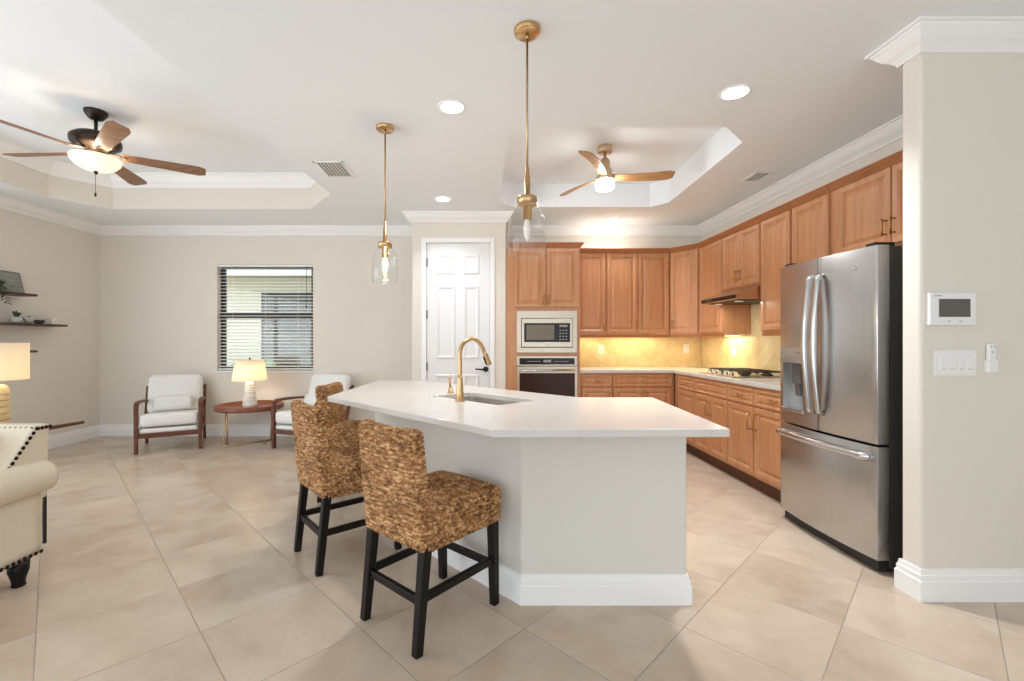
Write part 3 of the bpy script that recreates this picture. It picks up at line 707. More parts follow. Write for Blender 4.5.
for x in (.06, FW-.06):
    for y in (.0, .58): MB().lathe([(0, 0), (.02, 0), (.02, .03), (0, .03)], (x, y, 0), 12).build('foot', M_rubber, fr)

# ------------------------------------------------------------------ island
base_poly = [(.18, 2.13), (.967, 2.13), (.99, 2.84), (.66, 2.84), (-.56, 4.03), (-.70, 4.03), (-.758, 3.10)]
isl = thing('kitchen_island', 'painted angled kitchen island base under the white worktop', 'island', (0, 0, 0))
MB().prism(base_poly, 0, .848, top=False).build('body', M_isl, isl, bevel=.01, seg=3)
MB().sweep(base_poly[::-1], [(o, z*.92) for o, z in bb], closed=True).build('baseboard', M_trim, isl)
top_poly = [(.035, 1.845), (1.023, 1.858), (1.098, 2.911), (.612, 2.911), (-.565, 4.14), (-.98, 4.14), (-1.035, 2.955)]
# sink opening: rotated rectangle aligned to the diagonal
sc = Vector((-.002, 2.878)); ax = Vector((.415, -.437)).normalized(); ay = Vector((-ax.y, ax.x))
hl, hw = .30, .165
def rrect(hl, hw, r, n=5):
    pts = []
    for sx, sy, a0 in ((1, 1, 0), (-1, 1, 90), (-1, -1, 180), (1, -1, 270)):
        for i in range(n):
            a = math.radians(a0+90*i/(n-1)); pts.append((sx*(hl-r)+r*math.cos(a), sy*(hw-r)+r*math.sin(a)))
    return pts
hole = [tuple(sc+ax*p[0]+ay*p[1]) for p in rrect(hl, hw, .03)]
IT, IB = .884, .85
Vt, Ft = poly_with_holes(top_poly, [hole], IT); Vb, Fb = poly_with_holes(top_poly, [hole], IB)
tp = MB().add(Vt, Ft).add(Vb, Fb)
for loop in (top_poly, hole):
    n = len(loop); tp.add([(x, y, IB) for x, y in loop]+[(x, y, IT) for x, y in loop], [(i, (i+1) % n, n+(i+1) % n, n+i) for i in range(n)])
to = tp.build('island_worktop', M_quartz)
bm = bmesh.new(); bm.from_mesh(to.data); bmesh.ops.remove_doubles(bm, verts=bm.verts, dist=1e-5); bmesh.ops.recalc_face_normals(bm, faces=bm.faces); bm.to_mesh(to.data); bm.free()
md = to.modifiers.new('bevel', 'BEVEL'); md.width = .004; md.segments = 2; md.limit_method = 'ANGLE'; md.angle_limit = .7
tag(to, 'white quartz island worktop with clipped corner and sink cutout', 'worktop')
sk = thing('kitchen_sink', 'undermount stainless sink set into the island worktop', 'sink', (sc.x, sc.y, .85), math.atan2(ax.y, ax.x))
r1 = rrect(hl+.012, hw+.012, .035); r0 = rrect(hl-.001, hw-.001, .03); rb = rrect(hl-.02, hw-.02, .05); n = len(r0)
vs = [(x, y, -.001) for x, y in r1]+[(x, y, -.001) for x, y in r0]+[(x, y, -.17) for x, y in r0]+[(x, y, -.19) for x, y in rb]
fs = [(i+k*n, (i+1) % n+k*n, (i+1) % n+(k+1)*n, i+(k+1)*n) for k in range(3) for i in range(n)]+[tuple(range(3*n, 4*n))]
MB().add(vs, fs).build('basin', M_basin, sk)
MB().lathe([(.04, 0), (.04, .003), (.03, .002), (.0, -.001)], (0, .02, -.19), 20).build('drain', M_handle, sk)
# faucet
fa = thing('kitchen_faucet', 'brushed gold gooseneck pull-down faucet on the island', 'faucet', (-.147, 2.727, IT), math.atan2(.13, .19))
MB().lathe([(0, 0), (.031, 0), (.031, .006), (.026, .012), (.023, .05), (.019, .1), (.0165, .14), (.0165, .155), (0, .155)]).build('base', M_brass, fa)
ctl = [(0, .15), (0, .24), (0, .30), (.026, .352), (.092, .381), (.150, .347), (.180, .296)]
arc = []
for i in range(len(ctl)-1):
    p0, p1, p2, p3 = ctl[max(i-1, 0)], ctl[i], ctl[i+1], ctl[min(i+2, len(ctl)-1)]
    for k in range(6):
        t = k/6; cr_ = [.5*(2*p1[j]+(p2[j]-p0[j])*t+(2*p0[j]-5*p1[j]+4*p2[j]-p3[j])*t*t+(3*p1[j]-p0[j]-3*p2[j]+p3[j])*t**3) for j in (0, 1)]
        arc.append((cr_[0], 0, cr_[1]))
arc.append((ctl[-1][0], 0, ctl[-1][1]))
MB().tube(arc, .0125, 14).build('spout', M_brass, fa)
e = Vector(arc[-1]); dv = Vector((.42, 0, -.91))
sh = MB().tube([e-dv*.005, e+dv*.015, e+dv*.075, e+dv*.088], [.0135, .015, .019, .018], 14).build('spray_head', M_brass, fa)
MB().tube([e+dv*.03+Vector((-.016, 0, -.004)), e+dv*.08+Vector((-.019, 0, -.004))], .006, 8).build('spray_button', M_blackm, sh)
lv = thing('faucet_lever', 'small gold side lever standing behind the faucet', 'faucet lever', (-.237, 3.15, IT), 0)
MB().lathe([(0, 0), (.022, 0), (.022, .006), (.015, .012), (.014, .035), (.0, .038)], n=18).build('base', M_brass, lv)
MB().tube([(0, 0, .03), (-.004, 0, .07), (-.004, 0, .125)], [.008, .007, .009], 10).build('lever', M_brass, lv)
tag(MB().lathe([(0, .010), (.018, .010), (.02, .007), (.024, .005), (.024, 0)], (-.34, 2.93, IT), 20).build('disposal_button', M_handle), 'round chrome button set in the worktop left of the faucet', 'button')

# ------------------------------------------------------------------ counter stools
def wicker(mb, c, hx, hy, hz, r, mapf=None, step=.0032, pitch=.0165, vert_rows=True):
    V, Nn, F = rbox(hx, hy, hz, r, step); out = []
    rnd = random.Random(3); ph = [rnd.random()*6.28 for _ in range(400)]
    for p, n in zip(V, Nn):
        if n.z > .75: row, s = (p.y+1)/pitch, p.x
        elif abs(n.x) > abs(n.y): row, s = (p.z+1)/pitch+.12*math.sin(p.y*40), p.y
        else: row, s = (p.z+1)/pitch+.12*math.sin(p.x*33), p.x
        fr_ = row-math.floor(row); ri = int(row) % 400
        bulge = math.sqrt(max(0, 1-(2*fr_-1)**2))
        tw = math.sin(2*PI*(s/.021)+ph[ri]+(2.2 if ri % 2 else -2.2)*fr_)
        q = p+n*(.009*bulge+.004*tw*bulge-.007)
        if mapf: q = mapf(q)
        out.append(Vector(c)+q)
    return mb.add(out, F, True)
def seat_map(q):
    x, y, z = q
    if z > 0: z += .022*(1-(x/.215)**2)*(1-(abs(y+.03)/.29)**2)
    return Vector((x, y, z))
def back_map(q):
    x, y, z = q; t = (z+.245)/.49
    x *= .965-.05*t; y += -.048*t-.010*(1-(x/.21)**2)*t
    z += .012*(x/.21)**2*t
    return Vector((x, y, z))
st = thing('counter_stool', 'woven seagrass counter stool nearest the camera with black legs', 'stool', (-.24, 2.07, 0), math.atan2(-.665, .747), 'woven counter stools at the island')
wicker(MB(), (0, .025, .48), .213, .23, .083, .03, seat_map).build('seat', M_wicker, st)
wicker(MB(), (0, -.195, .645), .208, .036, .245, .028, back_map).build('backrest', M_wicker, st)
for s in (-1, 1):
    MB().bar((s*.178, -.196, .42), (s*.18, -.24, 0), .043, .043, .034, .036).build('leg', M_stoolleg, st, bevel=.004)
    MB().bar((s*.178, .222, .42), (s*.178, .235, 0), .043, .043, .034, .036).build('leg', M_stoolleg, st, bevel=.004)
    MB().bar((s*.178, -.215, .215), (s*.178, .228, .215), .034, .022, up=(1, 0, 0)).build('stretcher', M_stoolleg, st, bevel=.003)
for y, z in ((-.217, .205), (.23, .19)): MB().bar((-.178, y, z), (.178, y, z), .034, .022, up=(0, 1, 0)).build('stretcher', M_stoolleg, st, bevel=.003)
dup(st, 'woven seagrass counter stool behind the nearest one along the island', (-.812, 2.677, 0), math.atan2(-.77, .64))
dup(st, 'woven seagrass counter stool pulled up to the far left end of the island', (-1.02, 3.63, 0), math.atan2(-.995, -.1))

# ------------------------------------------------------------------ pendants, downlights, vents, fans
pd = thing('pendant_light', 'brass pendant with unlit bulb in a clear glass jar, the larger and nearer one', 'pendant light', (.207, 2.142, CZ), 0, 'glass jar pendants')
MB().lathe([(0, -.024), (.058, -.024), (.062, -.02), (.062, 0)], n=36).build('canopy', M_brass, pd)
MB().tube([(0, 0, -.024), (0, 0, -.05)], .009, 10).tube([(0, 0, -.05), (0, 0, -.7)], .0055, 10).build('rod', M_brass, pd)
MB().lathe([(.006, -.66), (.011, -.665), (.011, -.7), (.015, -.705), (.015, -.80), (.046, -.805), (.048, -.81), (.048, -.845), (.03, -.85), (.022, -.85), (.022, -.915), (.0, -.915)], n=30).build('socket', M_brass, pd)
gs = MB().lathe([(.05, -.83), (.052, -.86), (.066, -.875), (.083, -.905), (.089, -.94), (.089, -1.07), (.085, -1.081), (.083, -1.083)], n=40)
gs.tube([(.084*math.cos(2*PI*i/40), .084*math.sin(2*PI*i/40), -1.082) for i in range(41)], .0022, 8, False)
gs.build('glass_shade', M_glass, pd)
MB().lathe([(.0, -.905), (.012, -.912), (.014, -.93), (.019, -.955), (.016, -.985), (.006, -1.012), (0, -1.016)], n=20).build('bulb', M_frost, pd)
pd2 = dup(pd, 'brass pendant with lit bulb in a clear glass jar left of the pantry door', (-.69, 3.12, CZ))
for c in list(pd2.children):
    if c.name.startswith('bulb'): c.data = c.data.copy(); c.data.materials[0] = E_bulb
for p in ((-.69, 3.12),): point('pendant_bulb_lamp', (p[0], p[1], CZ-1.05), 4, (1, .85, .62), .02)

dl = thing('downlight', 'round recessed downlight between the two glass pendants', 'downlight', (-.204, 2.856, CZ), 0, 'recessed ceiling downlights')
MB().lathe([(.072, -.004), (.088, -.005), (.092, 0), (.092, .001)], n=36).build('trim_ring', M_trim, dl)
MB().lathe([(0, -.003), (.073, -.003), (.073, 0)], n=36).build('lens', E_down, dl)
dls = [((1.51, 2.689), 'round recessed downlight right of the kitchen tray ceiling, nearest the wing wall'), ((-.43, 4.706), 'round recessed downlight in front of the pantry door'), ((1.587, 5.50), 'round recessed downlight in front of the back wall cabinets')]
for (x, y), lb in dls: dup(dl, lb, (x, y, CZ))
for (x, y) in [(-.204, 2.856)]+[d[0] for d in dls]:
    area('downlight_lamp', (x, y, CZ-.012), .13, {-.204: 6, 1.51: 15, -.43: 5, 1.587: 9}[x], (.93, .96, 1), spread=2.0)

def vent(label, loc, wx, wy, nsl, tl=.6):
    r = thing('ceiling_vent', label, 'vent', loc, 0, 'ceiling air vents')
    MB().box(-wx/2, -wx/2+.022, -wy/2, wy/2, -.008, 0).box(wx/2-.022, wx/2, -wy/2, wy/2, -.008, 0).box(-wx/2, wx/2, -wy/2, -wy/2+.022, -.008, 0).box(-wx/2, wx/2, wy/2-.022, wy/2, -.008, 0).build('frame', M_trim, r, bevel=.003)
    MB().box(-wx/2+.01, wx/2-.01, -wy/2+.01, wy/2-.01, -.001, 0).build('duct', M_ventgrey, r)
    s = MB()
    for i in range(nsl):
        x = -wx/2+.03+(wx-.06)*i/(nsl-1); s.bar((x, -wy/2+.02, -.007), (x, wy/2-.02, -.007), .016, .002, up=(tl, 0, 1))
    s.build('louvres', M_trim, r); return r
vent('white ceiling air vent beside the living room tray', (-1.30, 3.89, CZ), .26, .36, 8)
vent('small white ceiling vent near the right wall cabinets', (2.48, 4.06, CZ), .16, .24, 5, -.9)

def blade(mb, r0, r1, w0, w1, pitch, t=.006, z=0, curve=0, droop=0, n=12):
    vs = []; fs = []; cp, sp = math.cos(pitch), math.sin(pitch)
    for i in range(n+1):
        u = i/n; x = r0+(r1-r0)*u; hw = (w0+(w1-w0)*min(1, u*1.2))/2
        if u > .9: hw *= math.sqrt(max(.0, 1-((u-.9)/.1)**2*.55))
        cy = curve*math.sin(u*PI*.9); zz = z+droop*u
        for s, h in ((-1, 0), (1, 0), (1, t), (-1, t)): vs.append((x, cy+s*hw*cp, zz+s*hw*sp+h))
    for i in range(n):
        for k in range(4): fs.append((i*4+k, i*4+(k+1) % 4, i*4+4+(k+1) % 4, i*4+4+k))
    fs += [(0, 1, 2, 3), tuple(n*4+k for k in (3, 2, 1, 0))]; return mb.add(vs, fs)
def rotz(mb, a):
    c, s = math.cos(a), math.sin(a); mb.v = [(x*c-y*s, x*s+y*c, z) for x, y, z in mb.v]; return mb
# living room fan
TZ = CZ+.373
f1 = thing('ceiling_fan', 'bronze five-blade ceiling fan with lit alabaster bowl in the living room tray', 'ceiling fan', (-3.16, 3.64, TZ), 0)
MB().lathe([(0, -.07), (.025, -.07), (.05, -.06), (.078, -.02), (.08, 0)], n=30).build('canopy', M_bronze, f1)
MB().tube([(0, 0, -.06), (0, 0, -.19)], .013, 12).build('downrod', M_bronze, f1)
D = -.05
MB().lathe([(r_, z_+D) for r_, z_ in [(.014, -.11), (.035, -.115), (.05, -.13), (.13, -.145), (.168, -.175), (.172, -.195), (.165, -.225), (.12, -.255), (.08, -.27), (.07, -.29), (.07, -.31), (.06, -.32), (0, -.322)]], n=36).build('motor_housing', M_bronze, f1)
for k in range(5):
    a = math.radians(33+72*k)
    br_ = MB().bar((.08, 0, -.275+D), (.2, 0, -.29+D), .035, .008, .05, .008, up=(0, 0, 1)); br_ = rotz(br_, a)
    io = br_.build('blade_iron', M_bronze, f1)
    rotz(blade(MB(), .17, .76, .10, .145, math.radians(-13), z=-.292+D), a).build('blade', M_fanw, io, bevel=.002)
MB().lathe([(r_, z_+D) for r_, z_ in [(.168, -.33), (.17, -.338), (.162, -.362), (.135, -.395), (.09, -.42), (.03, -.435), (0, -.437)]], n=40).build('light_bowl', E_bowl, f1)
MB().tube([(0, 0, -.315+D), (0, 0, -.43+D)], .012, 10).build('light_stem', M_bronze, f1)
MB().lathe([(0, -.465+D), (.008, -.46+D), (.016, -.442+D), (.014, -.432+D), (0, -.43+D)], n=14).build('finial', M_bronze, f1)
MB().tube([(.0, -.005, -.455+D), (.0, -.005, -.61+D)], .0015, 6).lathe([(0, -.645+D), (.007, -.642+D), (.007, -.615+D), (0, -.61+D)], (0, -.005, 0), 10).build('pull_chain', M_bronze, f1)
for k in range(3):
    a = math.radians(60+120*k); point('fan_bulb_lamp', (-3.16+.11*math.cos(a), 3.64+.11*math.sin(a), TZ-.365+D), 1.6, (1, .93, .82), .03)
# kitchen fan
KZ = CZ+.26
f2 = thing('ceiling_fan', 'gold three-blade ceiling fan with flat white light in the kitchen tray', 'ceiling fan', (1.09, 4.03, KZ), 0)
MB().lathe([(0, -.06), (.06, -.06), (.064, -.055), (.064, 0)], n=30).build('canopy', M_champ, f2)
MB().tube([(0, 0, -.06), (0, 0, -.15)], .011, 12).build('downrod', M_champ, f2)
MB().lathe([(.012, -.1), (.025, -.11), (.04, -.13), (.045, -.14), (.045, -.2), (.06, -.215), (.062, -.25), (.078, -.285), (.081, -.31), (0, -.312)], n=32).build('motor_housing', M_champ, f2)
for k in range(3):
    a = math.radians(-4+121*k)
    rotz(blade(MB(), .05, .61, .075, .12, math.radians(-17), z=-.285, curve=.035, droop=.012, t=.012), a).build('blade', M_fano, f2, bevel=.004)
MB().lathe([(.080, -.312), (.083, -.33), (.08, -.375), (.065, -.39), (0, -.393)], n=36).build('light_lens', E_fan, f2)

# ------------------------------------------------------------------ living room furniture
def lounge(name, label, loc, rz):
    r = thing(name, label, 'armchair', loc, rz, 'white cushioned lounge chairs')
    for s in (-1, 1):
        x = s*.30
        MB().bar((x, .30, 0), (x, .30, .50), .036, .045, .04, .05).build('leg', M_walnut, r, bevel=.006)
        arm = [(x, .30, .47), (x, .30, .51), (x, .285, .54), (x, .25, .555), (x, .1, .555), (x, -.1, .545), (x, -.27, .525)]
        mb = MB()
        for p, q_ in zip(arm[:-1], arm[1:]): mb.bar(p, q_, .045, .03, up=(0, 0, 1) if abs(q_[1]-p[1]) > .03 else (0, 1, 0))
        mb.build('arm', M_walnut, r, bevel=.004)
        mb = MB(); mb.bar((x, -.33, 0), (x, -.24, .3), .032, .045, .032, .05).bar((x, -.24, .28), (x, -.385, .69), .032, .05, .03, .032)
        mb.build('back_post', M_walnut, r, bevel=.005)
        MB().bar((x, .30, .20), (x, -.27, .24), .05, .026, up=(1, 0, 0)).build('side_rail', M_walnut, r, bevel=.003)
    MB().bar((-.3, .30, .195), (.3, .30, .195), .026, .05, up=(0, 0, 1)).build('front_rail', M_walnut, r, bevel=.003)
    MB().bar((-.3, -.235, .24), (.3, -.235, .24), .026, .05, up=(0, 0, 1)).bar((-.3, -.37, .65), (.3, -.37, .65), .026, .04, up=(0, 0, 1)).build('back_rail', M_walnut, r, bevel=.003)
    cushion(MB(), (0, .03, .245), .277, .275, .025, .015).build('seat_deck', M_linen, r)
    cushion(MB(), (0, .045, .34), .275, .275, .07, .035, (0, .03, .15), warp=lambda q: Vector((q.x, q.y, q.z+.025*(q.y/.275)))).build('seat_cushion', M_linen, r)
    tl = math.radians(18)
    cushion(MB(), (0, -.285, .595), .28, .065, .235, .055, (.02, .25, .04), warp=lambda q: Vector((q.x, q.y*math.cos(tl)-q.z*math.sin(tl), q.z*math.cos(tl)+q.y*math.sin(tl)))).build('back_cushion', M_linen, r)
    return r
aA = math.atan2(-.47, -.88); aB = math.atan2(.33, -.94)
LA = lounge('lounge_chair', 'white cushioned walnut-frame lounge chair left of the round tray table', (-3.71, 5.33, 0), aA)
LB = dup(LA, 'white cushioned walnut-frame lounge chair right of the round tray table, partly behind the stools', (-2.07, 5.40, 0), aB)
def lumbar(label, loc, rz):
    o = MB(); tl = math.radians(16)
    cushion(o, (0, 0, 0), .2, .05, .085, .04, (.04, .5, .1), warp=lambda q: Vector((q.x, q.y*math.cos(tl)-q.z*math.sin(tl), q.z*math.cos(tl)+q.y*math.sin(tl))))
    o = o.build('lumbar_pillow', M_linen); o.location = loc; o.rotation_euler = (0, 0, rz); return tag(o, label, 'pillow', 'white lumbar pillows')
def on(loc, rz, p): v = Matrix.Rotation(rz, 3, 'Z') @ Vector(p); return (loc[0]+v.x, loc[1]+v.y, loc[2]+v.z)
lumbar('white lumbar pillow on the left lounge chair', on((-3.71, 5.33, 0), aA, (.01, -.118, .50)), aA)
lumbar('white lumbar pillow on the lounge chair behind the stools', on((-2.07, 5.40, 0), aB, (.01, -.118, .50)), aB)

# round tray table and lamp
tx, ty = -2.86, 5.46
tt = thing('tray_table', 'round walnut tray side table on thin metal legs under the window', 'side table', (tx, ty, 0), 0)
MB().lathe([(0, .425), (.375, .425), (.383, .43), (.385, .478), (.375, .48), (.367, .478), (.365, .445), (0, .445)], n=56).build('tray_top', M_tray, tt)
for sg in (-1, 1):
    MB().tube([(sg*.19, sg*.17, .425), (sg*.215, sg*.195, .012), (sg*.205, sg*.185, .009)], .009, 8).tube([(sg*.17, sg*.20, .425), (sg*.18, sg*.165, .012)], .009, 8).build('leg', M_champ, tt)
MB().tube([(-.215, -.195, .009), (.215, .195, .009)], .009, 8).tube([(-.215, .1, .009), (-.1, -.16, .009)], .007, 8).tube([(.215, -.1, .009), (.1, .16, .009)], .007, 8).build('floor_bar', M_champ, tt)
lm = thing('table_lamp', 'white ceramic table lamp with cream shade on the round tray table', 'lamp', (tx, ty, .446), 0)
prof = [(0, 0), (.075, 0), (.08, .01)]
for i in range(9):
    z0 = .02+i*.03; rr = .08-.0035*i; prof += [(rr-.004, z0), (rr+.003, z0+.008), (rr+.003, z0+.02), (rr-.004, z0+.028)]
prof += [(.045, .3), (.02, .315), (.02, .33), (0, .33)]
MB().lathe(prof, n=28).build('lamp_base', M_ceramic, lm)
MB().lathe([(.196, .325), (.157, .575), (.155, .575), (.194, .325)], n=48).build('lamp_shade', M_shade, lm)
MB().tube([(0, 0, .33), (0, 0, .58)], .004, 8).lathe([(0, .575), (.01, .58), (.012, .592), (0, .605)], n=12).tube([(-.155, 0, .57), (.155, 0, .57)], .002, 6).build('harp', M_bronze, lm)
MB().lathe([(0, .36), (.02, .37), (.028, .41), (.02, .44), (0, .45)], n=16).build('bulb', E_bulb, lm)
point('table_lamp_bulb', (tx, ty, .446+.45), 4.5, (1, .9, .74), .04)

# cream rolled-arm chair at the left edge
ar = thing('upholstered_armchair', 'cream rolled-arm chair with dark nailhead trim cut off at the left edge', 'armchair', (-2.78, 2.0, 0), 0)
bx = .445                                              # half width: outer side at X -2.335
body = MB()
cushion(body, (0, 0, .30), bx, .40, .175, .02, step=.06, warp=lambda q: Vector((q.x, q.y-.03, q.z)))
body.build('frame', M_cream, ar)
for s in (-1, 1):
    prof = []
    for i in range(20):
        a = 2*PI*i/20; prof.append((s*(bx-.02)+s*.085*math.cos(a)*1.05, .535+.083*math.sin(a)))
    n = len(prof); vs = []; Ys = [-.46, -.455, -.2, .1, .36, .385, .39]
    for j, y in enumerate(Ys):
        k = .88 if j in (0, len(Ys)-1) else 1
        for x, z in prof: vs.append((s*(bx-.02)+(x-s*(bx-.02))*k, y, .535+(z-.535)*k))
    fs = [(j*n+i, j*n+(i+1) % n, (j+1)*n+(i+1) % n, (j+1)*n+i) for j in range(len(Ys)-1) for i in range(n)]
    ab = MB().add(vs, fs, True).add(vs[:n], [tuple(range(n))]).add(vs[-n:], [tuple(range(n))[::-1]])
    ab.build('arm', M_cream, ar)
cushion(MB(), (0, -.08, .52), .34, .34, .07, .05, (0, .02, .15)).build('seat_cushion', M_cream, ar)
# reclined back with flat side panels
bp = [(.06, .40), (.44, .40), (.455, .80), (.37, .80)]
vs = [(-.40, y, z) for y, z in bp]+[(.40, y, z) for y, z in bp]
MB().add(vs, [(0, 1, 2, 3), (7, 6, 5, 4), (0, 1, 5, 4), (1, 2, 6, 5), (2, 3, 7, 6), (3, 0, 4, 7)]).build('backrest', M_cream, ar, bevel=.015, seg=3)
cushion(MB(), (0, .14, .61), .30, .07, .17, .06, (0, .2, 0), warp=lambda q: Vector((q.x, q.y+q.z*.7, q.z))).build('back_cushion', M_cream, ar)
nm_ = MB().lathe([(.0102, 0), (.009, .0035), (.005, .005), (0, .005)], n=10)
nail_me = None
def nail(p, nrm):
    global nail_me
    if nail_me is None: o = nm_.build('nailhead', M_nail, ar, smooth=True); nail_me = o.data
    else: o = bpy.data.objects.new('nailhead', nail_me); COL.objects.link(o); o.parent = ar
    o.location = p; o.rotation_euler = Vector(nrm).to_track_quat('Z', 'Y').to_euler()
for i in range(28): nail((bx+.001, -.40+i*.028, .143), (1, 0, 0))
for i in range(14):
    t = i/13; nail((.401, .150+t*.228, .50+t*.285), (1, 0, 0))
for i in range(20): nail((.385-i*.028, .367, .785), (0, -1, 0))
for i in range(4): nail((.401, .385+i*.022, .783), (1, 0, 0))
for sx in (-1, 1):
    for sy in (-.34, .28):
        MB().lathe([(0, 0), (.024, 0), (.03, .006), (.026, .02), (.03, .04), (.042, .08), (.044, .13), (0, .13)], (sx*.405, sy, 0), 20).build('foot', M_stoolleg, ar)
# end table behind it, with lamp
et = thing('end_table', 'slim wood-topped end table with dark metal legs behind the cream armchair', 'side table', (-2.98, 2.9, 0), 0)
MB().box(-.62, -.05, -.10, .18, .635, .66).build('top', M_tray, et, bevel=.003)
MB().bar((.215, -.2, .70), (.279, .115, .703), .03, .022, .02, .018, up=(0, 0, 1)).build('side_rail', M_walnut, et, bevel=.002)
MB().bar((.262, -.135, .70), (.262, -.135, 0), .014, .014).build('leg', M_blackm, et)
for x, y in ((-.53, -.08), (-.08, .15), (-.53, .15)): MB().bar((x, y, .635), (x, y, 0), .02, .02).build('leg', M_blackm, et)
MB().bar((-.53, -.08, .625), (.25, -.132, .625), .02, .02, up=(0, 0, 1)).bar((-.53, .15, .625), (-.08, .15, .625), .02, .02, up=(0, 0, 1)).build('apron', M_blackm, et)
l2 = thing('table_lamp', 'tall lamp with drum shade and shell-panel base at the left edge behind the cream armchair', 'lamp', (-3.25, 2.95, .66), 0)
lb = MB().box(-.08, .08, -.08, .08, 0, .02)
for j in range(5):
    z0 = .022+j*.044
    lb.lathe([(.0, z0), (.084, z0), (.088, z0+.004), (.088, z0+.037), (.084, z0+.041), (0, z0+.041)], n=8)
lb.lathe([(.086, .24), (.084, .27), (.07, .295), (.03, .305), (.012, .31), (.012, .36), (0, .36)], n=24).build('lamp_base', M_lampgold, l2, bevel=.003)
MB().lathe([(.178, .333), (.178, .577), (.176, .577), (.176, .333)], n=56).build('lamp_shade', M_shade, l2)
MB().tube([(0, 0, .35), (0, 0, .58)], .004, 8).lathe([(0, .577), (.012, .582), (.012, .592), (0, .602)], n=12).tube([(-.176, 0, .57), (.176, 0, .57)], .002, 6).build('harp', M_bronze, l2)
MB().lathe([(0, .39), (.02, .395), (.028, .43), (.02, .455), (0, .46)], n=16).build('bulb', E_bulb, l2)
point('end_table_lamp_bulb', (-3.25, 2.95, .66+.44), 5, (1, .9, .74), .04)

# floating shelves and what stands on them
for z, ye, lb in ((1.733, 4.86, 'uppermost dark floating shelf holding the picture on the left wall'), (1.415, 5.21, 'longest dark floating shelf holding small pots on the left wall'), (1.126, 4.86, 'lowest dark floating shelf behind the drum lamp shade')):
    tag(MB().box(XL, XL+.2, ye-.85, ye, z, z+.024).build('floating_shelf', M_shelf, bevel=.002), lb, 'shelf', 'floating shelves on the left wall')
pf = thing('picture_frame', 'black and white landscape print leaning on the uppermost shelf', 'picture', (XL+.10, 4.61, 1.757), PI/2)
pw, ph_ = .21, .225
lean = lambda v: (v[0], v[1]+v[2]*.25, v[2])
a = MB().box(-pw, pw, 0, .012, 0, ph_); a.v = [lean(v) for v in a.v]; a.build('backing', M_blackm, pf)
a = MB().box(-pw+.008, pw-.008, -.003, 0, .008, ph_-.008); a.v = [lean(v) for v in a.v]; a.build('print', M_printd, pf)
def leafm(mb, p, d, ln, wd):
    p = Vector(p); d = Vector(d).normalized(); u = d.cross(Vector((0, 0, 1))); u = u.normalized() if u.length > .01 else Vector((1, 0, 0)); nn = u.cross(d)*.12*ln
    vs = [p, p+d*ln*.35+u*wd/2+nn, p+d*ln*.75+u*wd*.35+nn, p+d*ln, p+d*ln*.75-u*wd*.35+nn, p+d*ln*.35-u*wd/2+nn, p+d*ln*.5-nn*.3]
    mb.add(vs, [(0, 1, 6), (1, 2, 6), (2, 3, 6), (3, 4, 6), (4, 5, 6), (5, 0, 6)], True)
tpn = thing('trailing_plant', 'small trailing plant hanging over the edge of the uppermost shelf', 'plant', (XL+.165, 4.49, 1.757), 0)
MB().lathe([(0, 0), (.03, 0), (.036, .055), (.031, .055), (0, .048)], n=20).build('pot', M_darkpot, tpn)
lf = MB(); rr = random.Random(5)
for i in range(26):
    a = rr.uniform(0, 6.28); leafm(lf, (0, 0, .05), (math.cos(a), math.sin(a), rr.uniform(.2, 1.2)), rr.uniform(.05, .09), .025)
for i in range(14):
    t = i/13; leafm(lf, (.03+.02*t, .01+.03*t, .05-.17*t), (rr.uniform(-.2, 1), rr.uniform(-1, 1), -.4), .045, .022)
lf.tube([(0, 0, .05), (.04, .01, .055), (.05, .03, -.02), (.052, .04, -.12)], .002, 5)
lf.build('foliage', M_leaf, tpn)
SZ = 1.439
def potted(name, label, y, prof, m, leaves, ln):
    r = thing(name, label, 'plant', (XL+.12, y, SZ), 0)
    MB().lathe(prof, n=24).build('pot', m, r)
    zt = max(z for _, z in prof); rt = prof[-1][0]
    MB().lathe([(0, zt-.006), (prof[-2][0]*.9, zt-.006)], n=18).build('soil', M_soil, r)
    lf = MB(); rr = random.Random(int(y*100))
    for i in range(leaves):
        a = rr.uniform(0, 6.28); leafm(lf, (rr.uniform(-.01, .01), rr.uniform(-.01, .01), zt-.008), (math.cos(a)*.6, math.sin(a)*.6, rr.uniform(.6, 1.6)), rr.uniform(.6, 1)*ln, ln*.25)
    lf.build('foliage', M_leaf, r); return r
potted('succulent_plant', 'spiky green succulent in a round pale pot on the longest shelf', 4.71, [(0, 0), (.035, 0), (.048, .02), (.05, .045), (.04, .065), (.036, .065)], M_pot, 18, .085)
potted('small_planter', 'dark-rimmed bowl planter in the middle of the longest shelf', 4.84, [(0, 0), (.025, 0), (.042, .03), (.05, .068), (.046, .068)], M_pot, 14, .03)
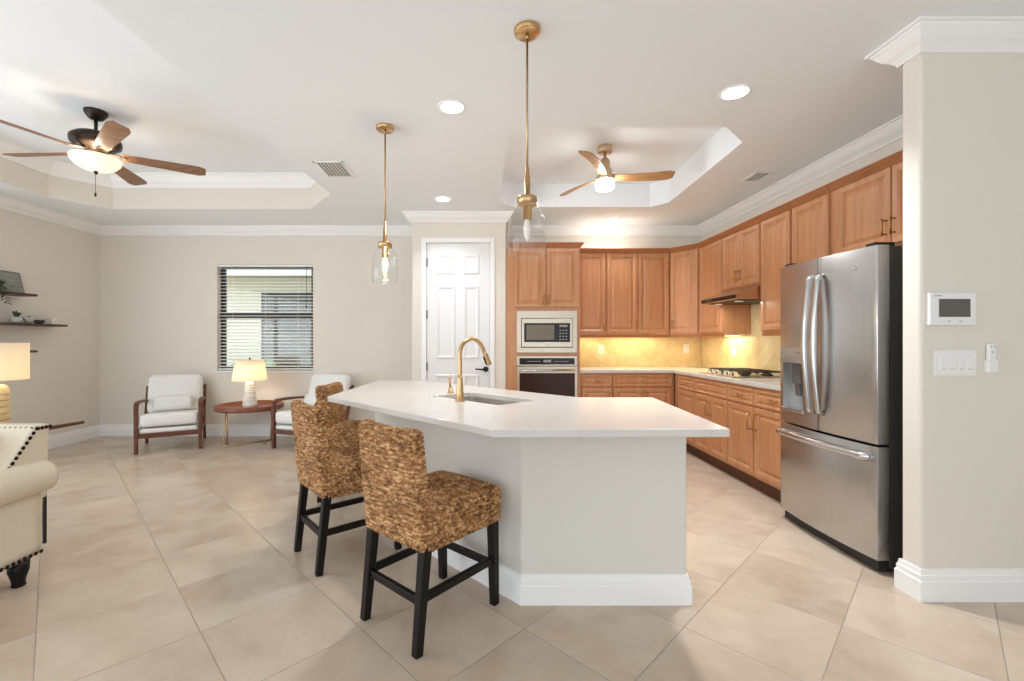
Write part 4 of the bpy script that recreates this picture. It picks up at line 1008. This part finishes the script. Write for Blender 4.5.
bw = MB().lathe([(0, 0), (.03, 0), (.045, .02), (.05, .045), (.047, .045), (.042, .022), (.028, .006), (0, .005)], (XL+.12, 4.955, SZ), 24).build('small_bowl', M_darkpot)
tag(bw, 'small grey stone bowl right of the planter on the longest shelf', 'bowl')
cd = thing('candle', 'square ivory candle at the right end of the longest shelf', 'candle', (XL+.12, 5.10, SZ), 0)
MB().box(-.035, .035, -.035, .035, 0, .075).build('wax', M_wax, cd, bevel=.005)
MB().tube([(0, 0, .075), (0, .001, .088)], .0015, 6).build('wick', M_slot, cd)

# ------------------------------------------------------------------ wing wall devices
tp_ = thing('intercom_panel', 'white wall intercom panel with grey screen on the wing wall', 'wall panel', (2.131, WY0, 1.325), 0)
MB().box(0, .222, -.022, 0, 0, .155).build('housing', M_white, tp_, bevel=.005, seg=3)
MB().box(.042, .192, -.0235, -.02, .04, .126).build('screen', M_screen, tp_, bevel=.001)
for x in (.085, .14): MB().box(x, x+.012, -.0235, -.02, .018, .022).build('button', M_grey, tp_)
MB().box(.022, .026, -.0228, -.02, .137, .144).box(.03, .056, -.0228, -.02, .139, .143).build('brand_mark', M_grey, tp_)
sw = thing('light_switch', 'white four-gang rocker switch plate below the intercom panel', 'switch', (2.168, WY0, 1.083), 0)
MB().box(0, .204, -.006, 0, 0, .122).build('cover_plate', M_white, sw, bevel=.003)
for i in range(4):
    r_ = MB().box(.024+i*.043, .024+i*.043+.031, -.011, -.005, .028, .094).build('rocker', M_white, sw, bevel=.002)
    MB().box(.029+i*.043, .029+i*.043+.02, -.0116, -.0105, .031, .0335).build('marker', M_grey, r_)
rm = thing('fan_remote', 'white fan remote in its wall holder beside the light switch plate', 'remote', (2.41, WY0, 1.097), 0)
MB().box(.0, .05, -.022, 0, 0, .062).build('holder', M_white, rm, bevel=.004)
MB().box(.006, .044, -.018, -.003, .012, .14).build('remote_body', M_white, rm, bevel=.005)
for x, z in ((.016, .125), (.034, .125), (.025, .1)): MB().lathe([(0, .0008), (.0035, .0008), (.0035, 0)], n=10).build('button', M_grey, rm, loc=(x, -.018, z)).rotation_euler = (PI/2, 0, 0)
